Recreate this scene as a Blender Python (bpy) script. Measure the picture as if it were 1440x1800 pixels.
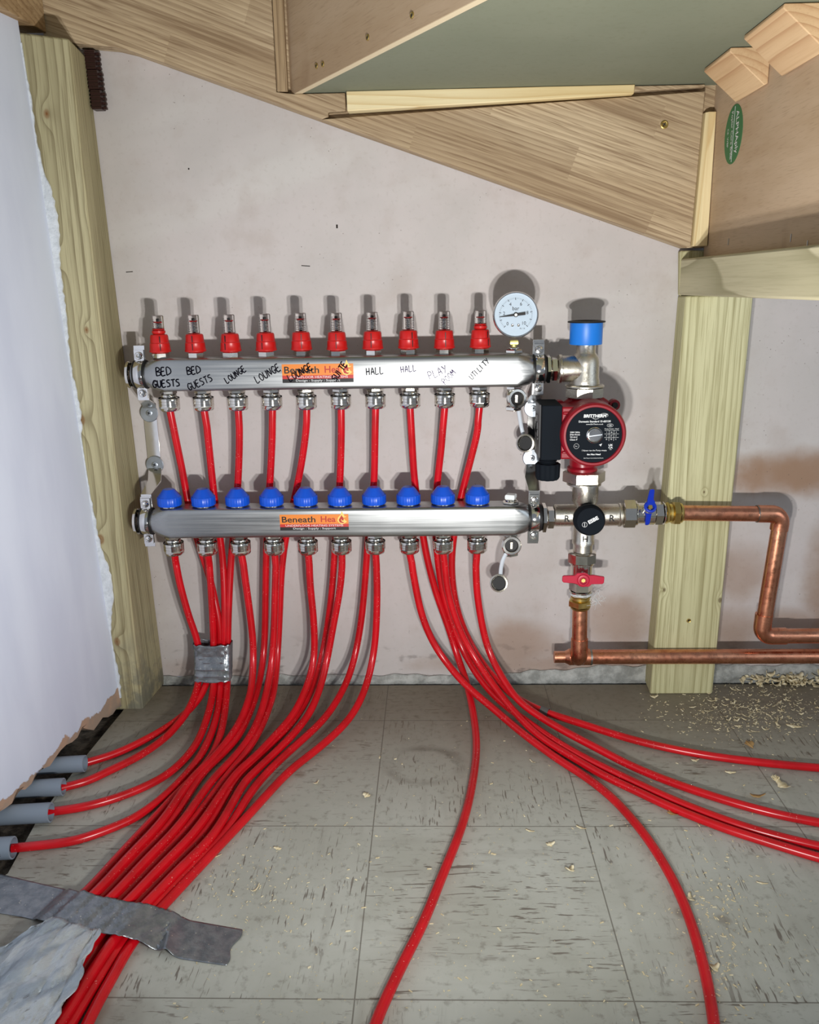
import bpy, bmesh, math, random
from mathutils import Vector, Matrix
random.seed(7)
for o in list(bpy.data.objects): bpy.data.objects.remove(o, do_unlink=True)
S = bpy.context.scene
COL = S.collection
PI = math.pi

# ------------------------------------------------------------------ camera
FPX, PITCH, YAW, ROLL = 1469.36, .2640198, .0294180, -.0168342
CAM = Vector((.0748181, -1.2375917, .6193821))
Fd = Vector((-math.sin(YAW)*math.cos(PITCH), math.cos(YAW)*math.cos(PITCH), -math.sin(PITCH)))
_R = Vector((math.cos(YAW), math.sin(YAW), 0)); _U = _R.cross(Fd)
Rt = _R*math.cos(ROLL) + _U*math.sin(ROLL)
Up = -_R*math.sin(ROLL) + _U*math.cos(ROLL)
cam = bpy.data.cameras.new('camera'); camo = bpy.data.objects.new('camera', cam); COL.objects.link(camo)
m = Matrix.Identity(4)
for i in range(3):
    m[i][0] = Rt[i]; m[i][1] = Up[i]; m[i][2] = -Fd[i]; m[i][3] = CAM[i]
camo.matrix_world = m
cam.sensor_fit = 'HORIZONTAL'; cam.sensor_width = 36; cam.lens = FPX/1440*36; cam.clip_start = .02
S.camera = camo

# ------------------------------------------------------------------ light
W = bpy.data.worlds.new('world'); S.world = W; W.use_nodes = True
bg = W.node_tree.nodes['Background']; bg.inputs[0].default_value = (.80, .88, 1.0, 1); bg.inputs[1].default_value = .24
def area(name, loc, target, size, power, col, shape='DISK'):
    l = bpy.data.lights.new(name, 'AREA'); l.shape = shape; l.size = size; l.energy = power; l.color = col
    o = bpy.data.objects.new(name, l); COL.objects.link(o); o.location = loc
    d = (Vector(target)-Vector(loc)).normalized(); o.rotation_euler = d.to_track_quat('-Z', 'Y').to_euler(); return o
# a twin-headed work lamp standing low in front of the manifold
area('work_lamp_light', (.096, -.95, .28), (.02, 0, 1.15), .03, 4.9, (1, .985, .96))
area('work_lamp_light', (.170, -.95, .28), (.10, 0, 1.15), .03, 4.9, (1, .985, .96))
# daylight from the open side of the cupboard behind the camera
area('doorway_daylight', (1.9, -1.7, .95), (-.45, -.4, .5), 1.1, 8.0, (.80, .90, 1.0), 'SQUARE')
vs = S.view_settings; vs.view_transform = 'Standard'; vs.look = 'None'; vs.gamma = 1; vs.exposure = 0.0; vs.use_curve_mapping = False

# ------------------------------------------------------------------ pixel to place
def ray(x, y): return Fd + Rt*((x-720)/FPX) - Up*((y-900)/FPX)
def aY(x, y, v=0): d = ray(x, y); return CAM + d*((v-CAM.y)/d.y)
def aZ(x, y, v=0): d = ray(x, y); return CAM + d*((v-CAM.z)/d.z)
def aX(x, y, v=0): d = ray(x, y); return CAM + d*((v-CAM.x)/d.x)
def aP(x, y, p0, n):
    d = ray(x, y); return CAM + d*((Vector(p0)-CAM).dot(n)/d.dot(n))

# ------------------------------------------------------------------ node helpers
def lin(c):
    return tuple(((v/255)/12.92 if v/255 <= .04045 else ((v/255+.055)/1.055)**2.4) for v in c) + (1,)
class V:
    def __init__(s, nt, sock): s.nt = nt; s.s = sock
    def _m(s, op, b=None, c=None):
        n = s.nt.nodes.new('ShaderNodeMath'); n.operation = op
        s.nt.links.new(s.s, n.inputs[0])
        for i, x in ((1, b), (2, c)):
            if x is None: continue
            if isinstance(x, V): s.nt.links.new(x.s, n.inputs[i])
            else: n.inputs[i].default_value = x
        return V(s.nt, n.outputs[0])
    def __add__(s, b): return s._m('ADD', b)
    def __sub__(s, b): return s._m('SUBTRACT', b)
    def __mul__(s, b): return s._m('MULTIPLY', b)
    def __truediv__(s, b): return s._m('DIVIDE', b)
    def pow(s, b): return s._m('POWER', b)
    def gt(s, b): return s._m('GREATER_THAN', b)
    def lt(s, b): return s._m('LESS_THAN', b)
    def frac(s): return s._m('FRACT')
    def floor(s): return s._m('FLOOR')
    def abs(s): return s._m('ABSOLUTE')
    def sin(s): return s._m('SINE')
    def sqrt(s): return s._m('SQRT')
    def exp(s): return s._m('EXPONENT')
    def max(s, b): return s._m('MAXIMUM', b)
    def min(s, b): return s._m('MINIMUM', b)
    def mod(s, b): return s._m('FLOORED_MODULO', b)
    def ss(s, a, b, lo=0., hi=1.):
        n = s.nt.nodes.new('ShaderNodeMapRange'); n.interpolation_type = 'SMOOTHSTEP'
        s.nt.links.new(s.s, n.inputs[0])
        n.inputs[1].default_value = a; n.inputs[2].default_value = b; n.inputs[3].default_value = lo; n.inputs[4].default_value = hi
        return V(s.nt, n.outputs[0])
class M:
    def __init__(s, name):
        s.m = bpy.data.materials.new(name); s.m.use_nodes = True; s.nt = s.m.node_tree
        s.b = s.nt.nodes['Principled BSDF']; s.tc = s.nt.nodes.new('ShaderNodeTexCoord')
        sp = s.nt.nodes.new('ShaderNodeSeparateXYZ'); s.nt.links.new(s.tc.outputs['Object'], sp.inputs[0])
        s.x, s.y, s.z = (V(s.nt, sp.outputs[i]) for i in range(3))
    def vec(s, x, y, z):
        n = s.nt.nodes.new('ShaderNodeCombineXYZ')
        for i, a in enumerate((x, y, z)):
            if isinstance(a, V): s.nt.links.new(a.s, n.inputs[i])
            else: n.inputs[i].default_value = a
        return n.outputs[0]
    def noise(s, x, y, z, scale=1., detail=2., rough=.5):
        n = s.nt.nodes.new('ShaderNodeTexNoise'); n.inputs['Scale'].default_value = scale
        n.inputs['Detail'].default_value = detail; n.inputs['Roughness'].default_value = rough
        s.nt.links.new(s.vec(x, y, z), n.inputs['Vector']); return V(s.nt, n.outputs[0])
    def vor(s, x, y, z, scale, feature='F1'):
        n = s.nt.nodes.new('ShaderNodeTexVoronoi'); n.feature = feature; n.inputs['Scale'].default_value = scale
        s.nt.links.new(s.vec(x, y, z), n.inputs['Vector']); return V(s.nt, n.outputs['Distance'])
    def mix(s, f, a, b):
        n = s.nt.nodes.new('ShaderNodeMix'); n.data_type = 'RGBA'; n.clamp_factor = True
        if isinstance(f, V): s.nt.links.new(f.s, n.inputs[0])
        else: n.inputs[0].default_value = f
        for i, c in ((6, a), (7, b)):
            if isinstance(c, tuple): n.inputs[i].default_value = c
            else: s.nt.links.new(c, n.inputs[i])
        return n.outputs[2]
    def col(s, c):
        if isinstance(c, tuple): s.b.inputs['Base Color'].default_value = c
        else: s.nt.links.new(c, s.b.inputs['Base Color'])
        return s
    def set(s, rough=.5, metal=0., spec=.5, **k):
        for n, v in (('Roughness', rough), ('Metallic', metal), ('Specular IOR Level', spec)):
            if isinstance(v, V): s.nt.links.new(v.s, s.b.inputs[n])
            else: s.b.inputs[n].default_value = v
        for n, v in k.items(): s.b.inputs[n.replace('_', ' ')].default_value = v
        return s
    def bump(s, h, strength=.3, dist=.001):
        n = s.nt.nodes.new('ShaderNodeBump'); n.inputs['Strength'].default_value = strength; n.inputs['Distance'].default_value = dist
        s.nt.links.new(h.s, n.inputs['Height']); s.nt.links.new(n.outputs[0], s.b.inputs['Normal']); return s

def simple(name, rgb, rough=.5, metal=0., **k):
    a = M(name); a.col(lin(rgb)).set(rough, metal, **k); return a.m
def metal(name, rgb, rough=.22, bump=0., bs=900):
    a = M(name); a.col(lin(rgb))
    n = a.noise(a.x, a.y, a.z, 60, 3)
    a.set(n.ss(.3, .7, rough*.8, rough*1.25), 1.)
    if bump: a.bump(a.noise(a.x, a.y, a.z, bs, 2), bump, .0004)
    return a.m

def wood(name, c1, c2, c3, axis='Z', freq=140, pith=(.02, .12), amp=.010, knots=(), rough=.7, knotc=(96, 62, 34), fib=.35, spot=None, lam=0, tilt=0., ringp=3.2, lc=.75, bs=.25):
    """grain runs along `axis`; pith gives the ring centre in the two other axes; knots in object coordinates"""
    a = M(name); x, y, z = a.x, a.y, a.z
    if axis == 'Z': u, w, l = x, y, z
    elif axis == 'X': u, w, l = z, y, x
    else: u, w, l = x, z, y
    if tilt:
        c, s_ = math.cos(tilt), math.sin(tilt); u, l = u*c + l*s_, l*c - u*s_
    n1 = a.noise(u*6, w*6, l*1.6, 1, 2); n2 = a.noise(u*30, w*30, l*5, 1, 1)
    k = None; kc = None
    for (ku, kw, kl, kr) in knots:
        du = (u-ku)/kr; dl = (l-kl)/(kr*1.5); dw = (w-kw)/(kr*2.5)
        d2 = du*du + dl*dl + dw*dw
        e = (d2*-.35).exp(); k = e if k is None else k + e
        core = d2.sqrt().ss(.75, .25) * (d2.sqrt()*9 + n2*4).sin().ss(-1.5, 1, .6, 1); kc = core if kc is None else kc.max(core)
    uu = u
    if lam:
        uu = u + ((l/.34+((u/lam).floor()*.37)).floor()*7.31+(u/lam).floor()*3.17).sin()*.08
    d = ((uu-pith[0])*(uu-pith[0]) + (w-pith[1])*(w-pith[1])).sqrt() + (n1-.5)*amp*2.2 + (n2-.5)*.0016
    if k is not None: d = d + k*.006
    f = (d*freq).frac(); line = f.pow(ringp) * f.ss(1., .95)
    fine = a.noise(u*520, w*520, l*14, 1, 3, .6); streaks = a.noise(u*150, w*150, l*3.5, 1, 2)
    tone = a.noise(u*14, w*14, l*2.2, 1, 2).ss(.3, .7)
    c = a.mix(tone, lin(c1), lin(c2))
    c = a.mix(line*lc, c, lin(c3))
    c = a.mix(fine.ss(.48, .72)*fib, c, lin(c3))
    c = a.mix(streaks.ss(.5, .72)*fib*.9, c, lin(c3))
    if lam:
        e = ((u/lam).floor()*12.9898 + (l/.34+((u/lam).floor()*.37)).floor()*4.1).sin()
        c = a.mix(e.ss(-1, 1)*.30, c, lin(c3))
    if kc is not None: c = a.mix(kc, c, lin(knotc))
    if spot: c = spot(a, c)
    a.col(c).set(rough, 0, .3).bump(line*.5 + fine*.5, bs, .0006)
    return a.m

# ------------------------------------------------------------------ materials
def plaster_mat():
    a = M('pink_plaster'); x, z = a.x, a.z
    big = a.noise(x, a.y, z, 3.2, 5, .62); mid = a.noise(x, 0., z, 14, 4, .6); fine = a.noise(x, 0., z, 160, 3)
    sweep = a.noise(x*1.6+z*.7, 0., z*9-x*2, 1.2, 3)
    c = a.mix(big.ss(.36, .64), lin((188, 183, 180)), lin((199, 192, 190)))
    c = a.mix(sweep.ss(.5, .75)*.45, c, lin((208, 206, 202)))
    c = a.mix(mid.ss(.50, .72)*.40, c, lin((176, 165, 158)))
    c = a.mix(fine.ss(.55, .7)*.22, c, lin((172, 164, 158)))
    # raw, still-damp patches of brown plaster
    st = None
    for sx, sz, rx, rz, k in ((.215, .055, .07, .045, .6), (.36, .10, .055, .045, .6), (.548, .18, .05, .05, .55), (.64, .34, .12, .035, .9),
                           (.69, .16, .045, .10, .75), (.63, .10, .08, .025, .6), (.545, .09, .05, .04, .6), (.28, .03, .2, .02, .6), (.75, .3, .05, .12, .7), (-.28, .02, .09, .02, .35)):
        q = ((x-sx)/rx)*((x-sx)/rx) + ((z-sz)/rz)*((z-sz)/rz)
        e = (q + (mid-.5)*2.2 + (big-.5)*2).ss(1.9, .0)*k; st = e if st is None else st.max(e)
    c = a.mix(st, c, lin((150, 118, 92)))
    pits = a.vor(x, 0., z, 95).lt(.07) * a.noise(x, 0., z, 7, 1).gt(.53)
    c = a.mix(pits*.6, c, lin((100, 88, 82)))
    # dark scuffs just above the floor
    sc = a.noise(x*30, 0., z*60, 1, 4).ss(.56, .68) * z.ss(.10, .01)
    c = a.mix(sc*.6, c, lin((95, 85, 80)))
    def scratch(cx, cz, L, t, sl):
        dx = (x-cx).abs(); dz = (z-cz-(x-cx)*sl).abs(); return dx.lt(L)*dz.lt(t)
    s1 = scratch(-.1037, .6495, .0062, .0006, -.08).max(scratch(-.358, .6455, .005, .0006, .05)).max(scratch(-.057, .702, .0012, .0025, 0)).max(scratch(-.2605, .7815, .0010, .0011, 0))
    c = a.mix(s1, c, lin((40, 32, 28)))
    a.col(c).set(.85, 0, .25).bump(fine*.4+mid*.6, .12, .002); return a.m
def leftwall_mat():
    a = M('white_painted_plaster')
    y, z = a.y, a.z
    n = a.noise(0., y, z, 22, 5, .65); n2 = a.noise(0., y*3, z*.8, 5, 4)
    edge = (z + (n-.5)*.045 - .036).ss(-.0012, .0012)
    white = a.mix(n2.ss(.35, .7), lin((212, 220, 236)), lin((202, 210, 228)))
    raw = a.mix(n.ss(.4, .6), lin((178, 148, 126)), lin((160, 140, 124)))
    raw = a.mix(z.ss(.018, .002), raw, lin((120, 115, 110)))
    c = a.mix(edge, raw, white)
    a.col(c).set(.7, 0, .3).bump(n*.25+edge*.8, .3, .0012); return a.m
def floor_mat():
    a = M('streaked_vinyl_tile'); x, y = a.x, a.y
    T = .25; oy = -.127
    ix = (x/T).floor(); iy = ((y-oy)/T).floor()
    chk = (ix+iy).mod(2.).lt(.5)
    seed = ix*3.7 + iy*9.13
    # streak coordinates swap per tile
    u = x*chk + y*(chk*-1.+1.); v = y*chk + x*(chk*-1.+1.)
    warp = a.noise(x, y, seed, 14, 2)
    s = a.noise(v*330 + warp*3., u*34 + warp*2., seed, 1, 2.5, .6)
    s2 = a.noise(v*60, u*5, seed, 1, 2)
    m2 = a.noise(x, y, seed, 7, 2)
    streak = s.ss(.600, .655)*m2.ss(.40, .58)
    cloud = a.noise(x, y, 0., 6, 5, .6); fine = a.noise(x, y, 0., 90, 4, .65)
    c = a.mix(cloud.ss(.3, .7), lin((166, 167, 156)), lin((184, 186, 177)))
    c = a.mix(s2.ss(.5, .75)*.30, c, lin((150, 149, 140)))
    c = a.mix(streak*.75, c, lin((88, 76, 66)))
    # tiles turn darker brown towards the wall; grime in the left corner
    wall_tone = (y + (cloud-.5)*.35).ss(-.40, -.02)
    c = a.mix(wall_tone*.78, c, lin((104, 90, 68)))
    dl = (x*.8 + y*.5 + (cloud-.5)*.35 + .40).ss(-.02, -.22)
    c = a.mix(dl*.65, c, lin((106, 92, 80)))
    c = a.mix(fine.ss(.52, .72)*.4, c, lin((98, 90, 78)))
    # worn ring left by a can, near the wall
    rr = (((x-.06)/.050)*((x-.06)/.050) + ((y+.245)/.042)*((y+.245)/.042)).sqrt() + (fine-.5)*.5 + (cloud-.5)*.5
    c = a.mix(rr.ss(.70, .95)*rr.ss(1.25, .97)*(cloud.ss(.35, .6))*.6, c, lin((92, 86, 74)))
    # spots
    sp = a.vor(x, y, 0., 9) + (fine-.5)*.1
    c = a.mix(sp.ss(.10, .04)*.45, c, lin((105, 92, 76)))
    # joints
    jx = (x/T).frac(); jy = ((y-oy)/T).frac()
    j = jx.min(jx*-1.+1.).min(jy.min(jy*-1.+1.))
    jl = j.lt(.0028)
    c = a.mix(jl*.65, c, lin((80, 72, 62)))
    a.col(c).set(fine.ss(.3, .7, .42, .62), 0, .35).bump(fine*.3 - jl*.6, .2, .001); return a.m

m_plaster = plaster_mat(); m_left = leftwall_mat(); m_floor = floor_mat()
def rough_mat(name, c1, c2, sc=40, b=.8, rough=.95):
    a = M(name); n = a.noise(a.x, a.y, a.z, sc, 5, .65); a.col(a.mix(n.ss(.35, .65), lin(c1), lin(c2))).set(rough, 0, .2).bump(n, b, .006); return a.m
m_sub = rough_mat('dirty_subfloor', (44, 38, 32), (92, 84, 74), 60)
m_conc = rough_mat('grey_mortar', (140, 142, 138), (182, 184, 180), 45, .6)
m_smear = rough_mat('white_plaster_edge', (214, 220, 226), (196, 202, 208), 90, .5)
m_steel = None
def steel():
    a = M('brushed_stainless'); n = a.noise(a.x*6, a.y*300, a.z*300, 1, 2); n2 = a.noise(a.x, a.y, a.z, 12, 3)
    a.col(a.mix(n2.ss(.3, .7), lin((176, 178, 178)), lin((160, 162, 162)))).set(n.ss(.3, .7, .27, .37), 1.)
    a.set(.46, 1., Anisotropic=.4); a.bump(n, .05, .0002); return a.m
m_steel = steel()
m_nickel = metal('nickel_plate', (226, 222, 214), .11)
m_cast = metal('cast_nickel', (205, 200, 188), .27, .55, 1400)
m_chrome = metal('bright_steel', (225, 224, 222), .12)
m_zinc = metal('zinc_washer', (180, 188, 196), .38)
m_brass = metal('brass', (204, 180, 110), .34, .1)
m_copper = None
def copper():
    a = M('copper'); n = a.noise(a.x, a.y, a.z, 22, 4, .6); n2 = a.noise(a.x*3, a.y, a.z*3, 45, 3)
    c = a.mix(n.ss(.35, .65), lin((224, 160, 128)), lin((208, 138, 108)))
    c = a.mix(n2.ss(.6, .75)*.4, c, lin((140, 76, 58)))
    a.col(c).set(n2.ss(.3, .7, .24, .40), 1.); return a.m
m_copper = copper()
m_solder = metal('solder', (150, 150, 146), .35)
m_rubber = simple('black_rubber', (16, 16, 17), .6)
m_black = M('black_plastic').col(lin((22, 27, 33))).set(.8, 0, .10).m
m_blackside = simple('grey_black_plastic', (40, 42, 44), .5)
m_redcap = simple('red_cap_plastic', (190, 20, 18), .36)
m_blue = simple('blue_cap_plastic', (12, 82, 206), .36)
m_bluedark = simple('blue_handle_plastic', (12, 48, 172), .38)
m_bluelite = simple('light_blue_plastic', (22, 118, 214), .42)
m_redhandle = simple('crimson_handle_plastic', (186, 24, 56), .38)
m_pumpred = simple('pump_red_paint', (140, 14, 30), .34)
m_white = simple('white_plastic', (225, 228, 228), .5)
m_dial = M('dial_white').col(lin((190, 206, 220))).set(.7, 0, .2).m
m_ink = M('black_ink').col(lin((10, 10, 20))).set(.9, 0, .05).m
m_inkp = M('faded_purple_ink').col(lin((66, 52, 88))).set(.9, 0, .05).m
m_print = simple('black_print', (18, 14, 14), .5)
m_printw = simple('white_print', (222, 224, 224), .5)
m_printred = simple('red_print', (176, 40, 26), .5)
m_orange = simple('orange_sticker', (226, 130, 44), .45)
m_redband = simple('red_sticker_band', (188, 44, 36), .45)
m_flame = simple('yellow_flame', (250, 206, 110), .45)
m_yellow = metal('yellow_brass', (226, 216, 140), .4)
m_grey = simple('grey_conduit', (128, 140, 154), .45)
m_clip = simple('dark_grey_clip', (84, 82, 80), .5)
m_brown = simple('dark_brown_plastic', (48, 26, 22), .4)
m_green = simple('green_sticker', (36, 112, 66), .5)
m_strap = simple('clear_white_strap', (206, 214, 222), .35)
m_ptfe = simple('white_ptfe', (205, 208, 208), .6)
def red_pipe():
    a = M('red_pipe_plastic'); sp = a.vor(a.x, a.y, a.z, 260).lt(.12) * a.noise(a.x, a.y, a.z, 16, 2).gt(.50)
    n = a.noise(a.x, a.y, a.z, 30, 3)
    c = a.mix(n.ss(.35, .7), lin((200, 12, 26)), lin((180, 9, 20)))
    c = a.mix(sp*.55, c, lin((226, 180, 170)))
    a.col(c).set(.26, 0, .5, Subsurface_Weight=0.); return a.m
m_pipe = red_pipe()
def glass():
    a = M('clear_sight_glass'); a.col((1, 1, 1, 1)).set(.04, 0, .5); a.b.inputs['Transmission Weight'].default_value = 1; a.b.inputs['IOR'].default_value = 1.15; return a.m
m_glass = glass()
def tape():
    a = M('silver_duct_tape'); n = a.noise(a.x, a.y, a.z, 90, 4, .6); w = a.noise(a.x*900, a.y*900, a.z*900, 1, 1)
    sp = a.vor(a.x, a.y, a.z, 150).lt(.10)
    c = a.mix(n.ss(.35, .65), lin((122, 128, 134)), lin((146, 150, 154)))
    c = a.mix(sp*.7, c, lin((214, 206, 190)))
    a.col(c).set(.30, .7).bump(n, .5, .002); return a.m
m_tape = tape()
def foil():
    a = M('crumpled_silver_film'); n = a.noise(a.x*1.4-a.y, (a.x+a.y)*.35, a.z, 75, 6, .7); n2 = a.noise(a.x-a.y, (a.x+a.y)*.4, a.z, 32, 3)
    c = a.mix(n2.ss(.42, .6), lin((170, 180, 188)), lin((206, 212, 214)))
    c = a.mix(n.ss(.6, .7)*.7, c, lin((92, 86, 80)))
    a.col(c).set(.42, .6).bump(n, .5, .004); return a.m
m_foil = foil()

# treated posts and pine; knots given in world coordinates (their origin is put at the world origin)
def treated_spot(a, c):
    n = a.noise(a.x, a.y, a.z, 26, 4, .65)
    d = a.z.ss(.16, .0) * n.ss(.42, .62)
    return a.mix(d*.7, c, lin((96, 98, 92)))
m_postl = wood('treated_pine_left', (184, 176, 140), (162, 154, 120), (108, 96, 66), 'Z', 200, (-.46, -.24), .008,
    [(-.4125, -.09, .8385, .0065), (-.4242, -.09, .6618, .008), (-.3932, -.09, .569, .0055), (-.4149, -.09, .4466, .009), (-.4075, -.09, .2723, .009), (-.4008, -.09, .1117, .008),
     (-.373, -.05, .72, .008), (-.373, -.045, .46, .006), (-.373, -.055, .39, .006), (-.373, -.05, .80, .004)], .72, (120, 76, 36), .5, treated_spot)
m_postr = wood('treated_pine_right', (206, 202, 162), (192, 188, 146), (138, 130, 88), 'Z', 230, (.462, -.10), .006,
    [(.4687, -.047, .3233, .0025), (.4208, -.047, .1725, .004), (.505, -.047, .1555, .005)], .7, (86, 66, 40), .5)
m_beam = wood('treated_beam', (206, 198, 166), (190, 183, 150), (132, 126, 92), 'Y', 95, (.70, .60), .022, (), .7, (90, 70, 40), .2)
m_pine = wood('pale_pine', (240, 226, 184), (230, 208, 156), (206, 174, 116), 'X', 90, (1.1, .02), .02, [(.875, -.03, .317, .008)], .65, (150, 104, 58), .2)
m_pinez = wood('pale_pine_upright', (238, 222, 178), (226, 206, 156), (204, 172, 116), 'Z', 160, (.44, .05), .004, (), .65, (150, 104, 58), .2)
m_block = wood('pine_block', (216, 186, 146), (204, 172, 132), (168, 124, 86), 'Y', 130, (.40, .78), .012, (), .65, (150, 104, 58), .2)
m_oak = wood('laminated_oak', (208, 188, 156), (184, 162, 130), (128, 104, 78), 'X', 150, (.3, -.25), .016, [(.752, -.03, .215, .012)], .62, (84, 58, 34), .8, None, .042, .344, 1.3, .5, .1)
m_oakv = wood('oak_strip', (184, 160, 126), (164, 140, 108), (120, 98, 72), 'Z', 150, (.3, -.25), .01, (), .62, (84, 58, 34), .7)
def ply_mat(name, c1, c2):
    a = M(name); n = a.noise(a.x*4, a.y*3, a.z*18, 1, 4, .6); f = a.noise(a.x*40, a.y*40, a.z*700, 1, 2); b = a.noise(a.x, a.y, a.z, 9, 3)
    c = a.mix(n.ss(.35, .65), lin(c1), lin(c2)); c = a.mix(f.ss(.5, .8)*.25, c, lin((110, 80, 54))); c = a.mix(b.ss(.6, .75)*.4, c, lin((136, 104, 78)))
    a.col(c).set(.7, 0, .3).bump(f, .1, .0005); return a.m
m_ply = ply_mat('poplar_ply', (196, 172, 144), (182, 156, 126))
m_plyedge = simple('ply_edge', (214, 198, 166), .8)
def mdf():
    a = M('green_mdf'); n = a.noise(a.x, a.y, a.z, 120, 4, .7); b = a.noise(a.x, a.y, a.z, 5, 3)
    c = a.mix(b.ss(.3, .7), lin((128, 132, 114)), lin((120, 125, 107))); c = a.mix(n.ss(.5, .7)*.35, c, lin((114, 116, 96))); a.col(c).set(.8, 0, .25); return a.m
m_mdf = mdf()
def shav():
    a = M('wood_shaving'); n = a.noise(a.x, a.y, a.z, 200, 2); a.col(a.mix(n.ss(.35, .65), lin((228, 218, 186)), lin((206, 190, 150)))).set(.75, 0, .3); return a.m
m_shav = shav(); m_shavd = simple('tan_shaving', (176, 140, 88), .75)

# ------------------------------------------------------------------ mesh builder
ORG = {}
class MB:
    def __init__(s): s.v = []; s.f = []; s.mi = []; s.sm = []
    def add(s, vs, fs, mi=0, smooth=False, mat=None):
        n = len(s.v)
        s.v += [(mat @ Vector(v)) if mat else Vector(v) for v in vs]
        s.f += [tuple(i+n for i in f) for f in fs]; s.mi += [mi]*len(fs); s.sm += [smooth]*len(fs); return s
    def box(s, a, b, mi=0, mat=None):
        (x0, y0, z0), (x1, y1, z1) = a, b
        vs = [(x0, y0, z0), (x1, y0, z0), (x1, y1, z0), (x0, y1, z0), (x0, y0, z1), (x1, y0, z1), (x1, y1, z1), (x0, y1, z1)]
        return s.add(vs, [(0, 3, 2, 1), (4, 5, 6, 7), (0, 1, 5, 4), (1, 2, 6, 5), (2, 3, 7, 6), (3, 0, 4, 7)], mi, False, mat)
    def hexa(s, vs, mi=0):      # 8 corners, bottom ring then top ring
        return s.add(vs, [(0, 3, 2, 1), (4, 5, 6, 7), (0, 1, 5, 4), (1, 2, 6, 5), (2, 3, 7, 6), (3, 0, 4, 7)], mi)
    def lathe(s, prof, org, axis='Z', n=32, mi=0, smooth=True, a0=0., rf=None):
        """prof: (radius, height) list; closed on the axis if radius 0"""
        ax = {'X': Vector((1, 0, 0)), 'Y': Vector((0, 1, 0)), 'Z': Vector((0, 0, 1))}.get(axis, axis) if isinstance(axis, str) else Vector(axis).normalized()
        t = Vector((0, 0, 1)) if abs(ax.z) < .9 else Vector((0, -1, 0))
        e1 = (t - ax*t.dot(ax)).normalized(); e2 = ax.cross(e1); O = Vector(org)
        rings = []; vs = []
        for r, h in prof:
            if r < 1e-7: rings.append([len(vs)]); vs.append(O+ax*h)
            else:
                rings.append(list(range(len(vs), len(vs)+n)))
                for i in range(n):
                    th = a0+2*PI*i/n; rr = r*(rf(th) if rf else 1)
                    vs.append(O+ax*h+e1*(rr*math.cos(th))+e2*(rr*math.sin(th)))
        fs = []
        for A, B in zip(rings, rings[1:]):
            if len(A) == 1 and len(B) == 1: continue
            for i in range(n):
                j = (i+1) % n
                if len(A) == 1: fs.append((A[0], B[i], B[j]))
                elif len(B) == 1: fs.append((A[i], A[j], B[0]))
                else: fs.append((A[i], A[j], B[j], B[i]))
        return s.add(vs, fs, mi, smooth)
    def cyl(s, org, axis, r, h0, h1, n=28, mi=0, c=.0006, smooth=True, a0=0.):
        return s.lathe([(0, h0), (r-c, h0), (r, h0+c), (r, h1-c), (r-c, h1), (0, h1)], org, axis, n, mi, smooth, a0)
    def hex(s, org, axis, r, h0, h1, mi=0, a0=0., n=6):   # r = across corners / 2, chamfered
        c = min(.0015, (h1-h0)*.25)
        return s.lathe([(0, h0), (r*.86, h0), (r, h0+c), (r, h1-c), (r*.86, h1), (0, h1)], org, axis, n, mi, False, a0)
    def tube(s, pts, r, n=12, mi=0, caps=True, flat=1.):
        pts = [Vector(p) for p in pts]; vs = []; fs = []
        T = [(pts[min(i+1, len(pts)-1)]-pts[max(i-1, 0)]).normalized() for i in range(len(pts))]
        t0 = T[0]; up = Vector((0, 0, 1)) if abs(t0.z) < .9 else Vector((0, 1, 0))
        N = (up - t0*up.dot(t0)).normalized()
        for i, p in enumerate(pts):
            N = (N - T[i]*N.dot(T[i])).normalized(); B = T[i].cross(N)
            rr = r[i] if isinstance(r, (list, tuple)) else r
            for k in range(n):
                th = 2*PI*k/n; vs.append(p + N*(rr*math.cos(th)) + B*(rr*flat*math.sin(th)))
        for i in range(len(pts)-1):
            for k in range(n):
                k2 = (k+1) % n; fs.append((i*n+k, i*n+k2, (i+1)*n+k2, (i+1)*n+k))
        if caps:
            fs.append(tuple(reversed(range(n)))); L = (len(pts)-1)*n; fs.append(tuple(range(L, L+n)))
        return s.add(vs, fs, mi, True)
    def prism(s, poly, d, mi=0):   # planar polygon of 3-D points extruded by vector d
        poly = [Vector(p) for p in poly]; n = len(poly); d = Vector(d)
        vs = poly + [p+d for p in poly]
        fs = [tuple(range(n)), tuple(reversed(range(n, 2*n)))] + [(i, i+n, (i+1) % n + n, (i+1) % n) for i in range(n)]
        return s.add(vs, fs, mi)
    def grid(s, fn, nu, nv, mi=0, smooth=True):
        vs = [fn(i/(nu-1), j/(nv-1)) for i in range(nu) for j in range(nv)]
        fs = [(i*nv+j, (i+1)*nv+j, (i+1)*nv+j+1, i*nv+j+1) for i in range(nu-1) for j in range(nv-1)]
        return s.add(vs, fs, mi, smooth)
    def build(s, name, mats, parent=None, loc=None, origin=None, bevel=0., thick=0., sub=0):
        """loc given: vertices are local and the object goes to loc (in its parent's space); else vertices are world ones"""
        me = bpy.data.meshes.new(name)
        if not isinstance(mats, (list, tuple)): mats = [mats]
        if loc is None:
            if origin is None:
                mn = Vector([min(v[i] for v in s.v) for i in range(3)]); mx = Vector([max(v[i] for v in s.v) for i in range(3)])
                c = (mn+mx)/2
                if parent is None: c.z = mn.z
            else: c = Vector(origin)
            vs = [v-c for v in s.v]; wo = c
        else:
            vs = s.v; c = Vector(loc); wo = Vector(loc) + (ORG[parent.name] if parent else Vector())
        me.from_pydata([tuple(v) for v in vs], [], s.f)
        me.polygons.foreach_set('material_index', s.mi); me.polygons.foreach_set('use_smooth', s.sm)
        for mm in mats: me.materials.append(mm)
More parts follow.
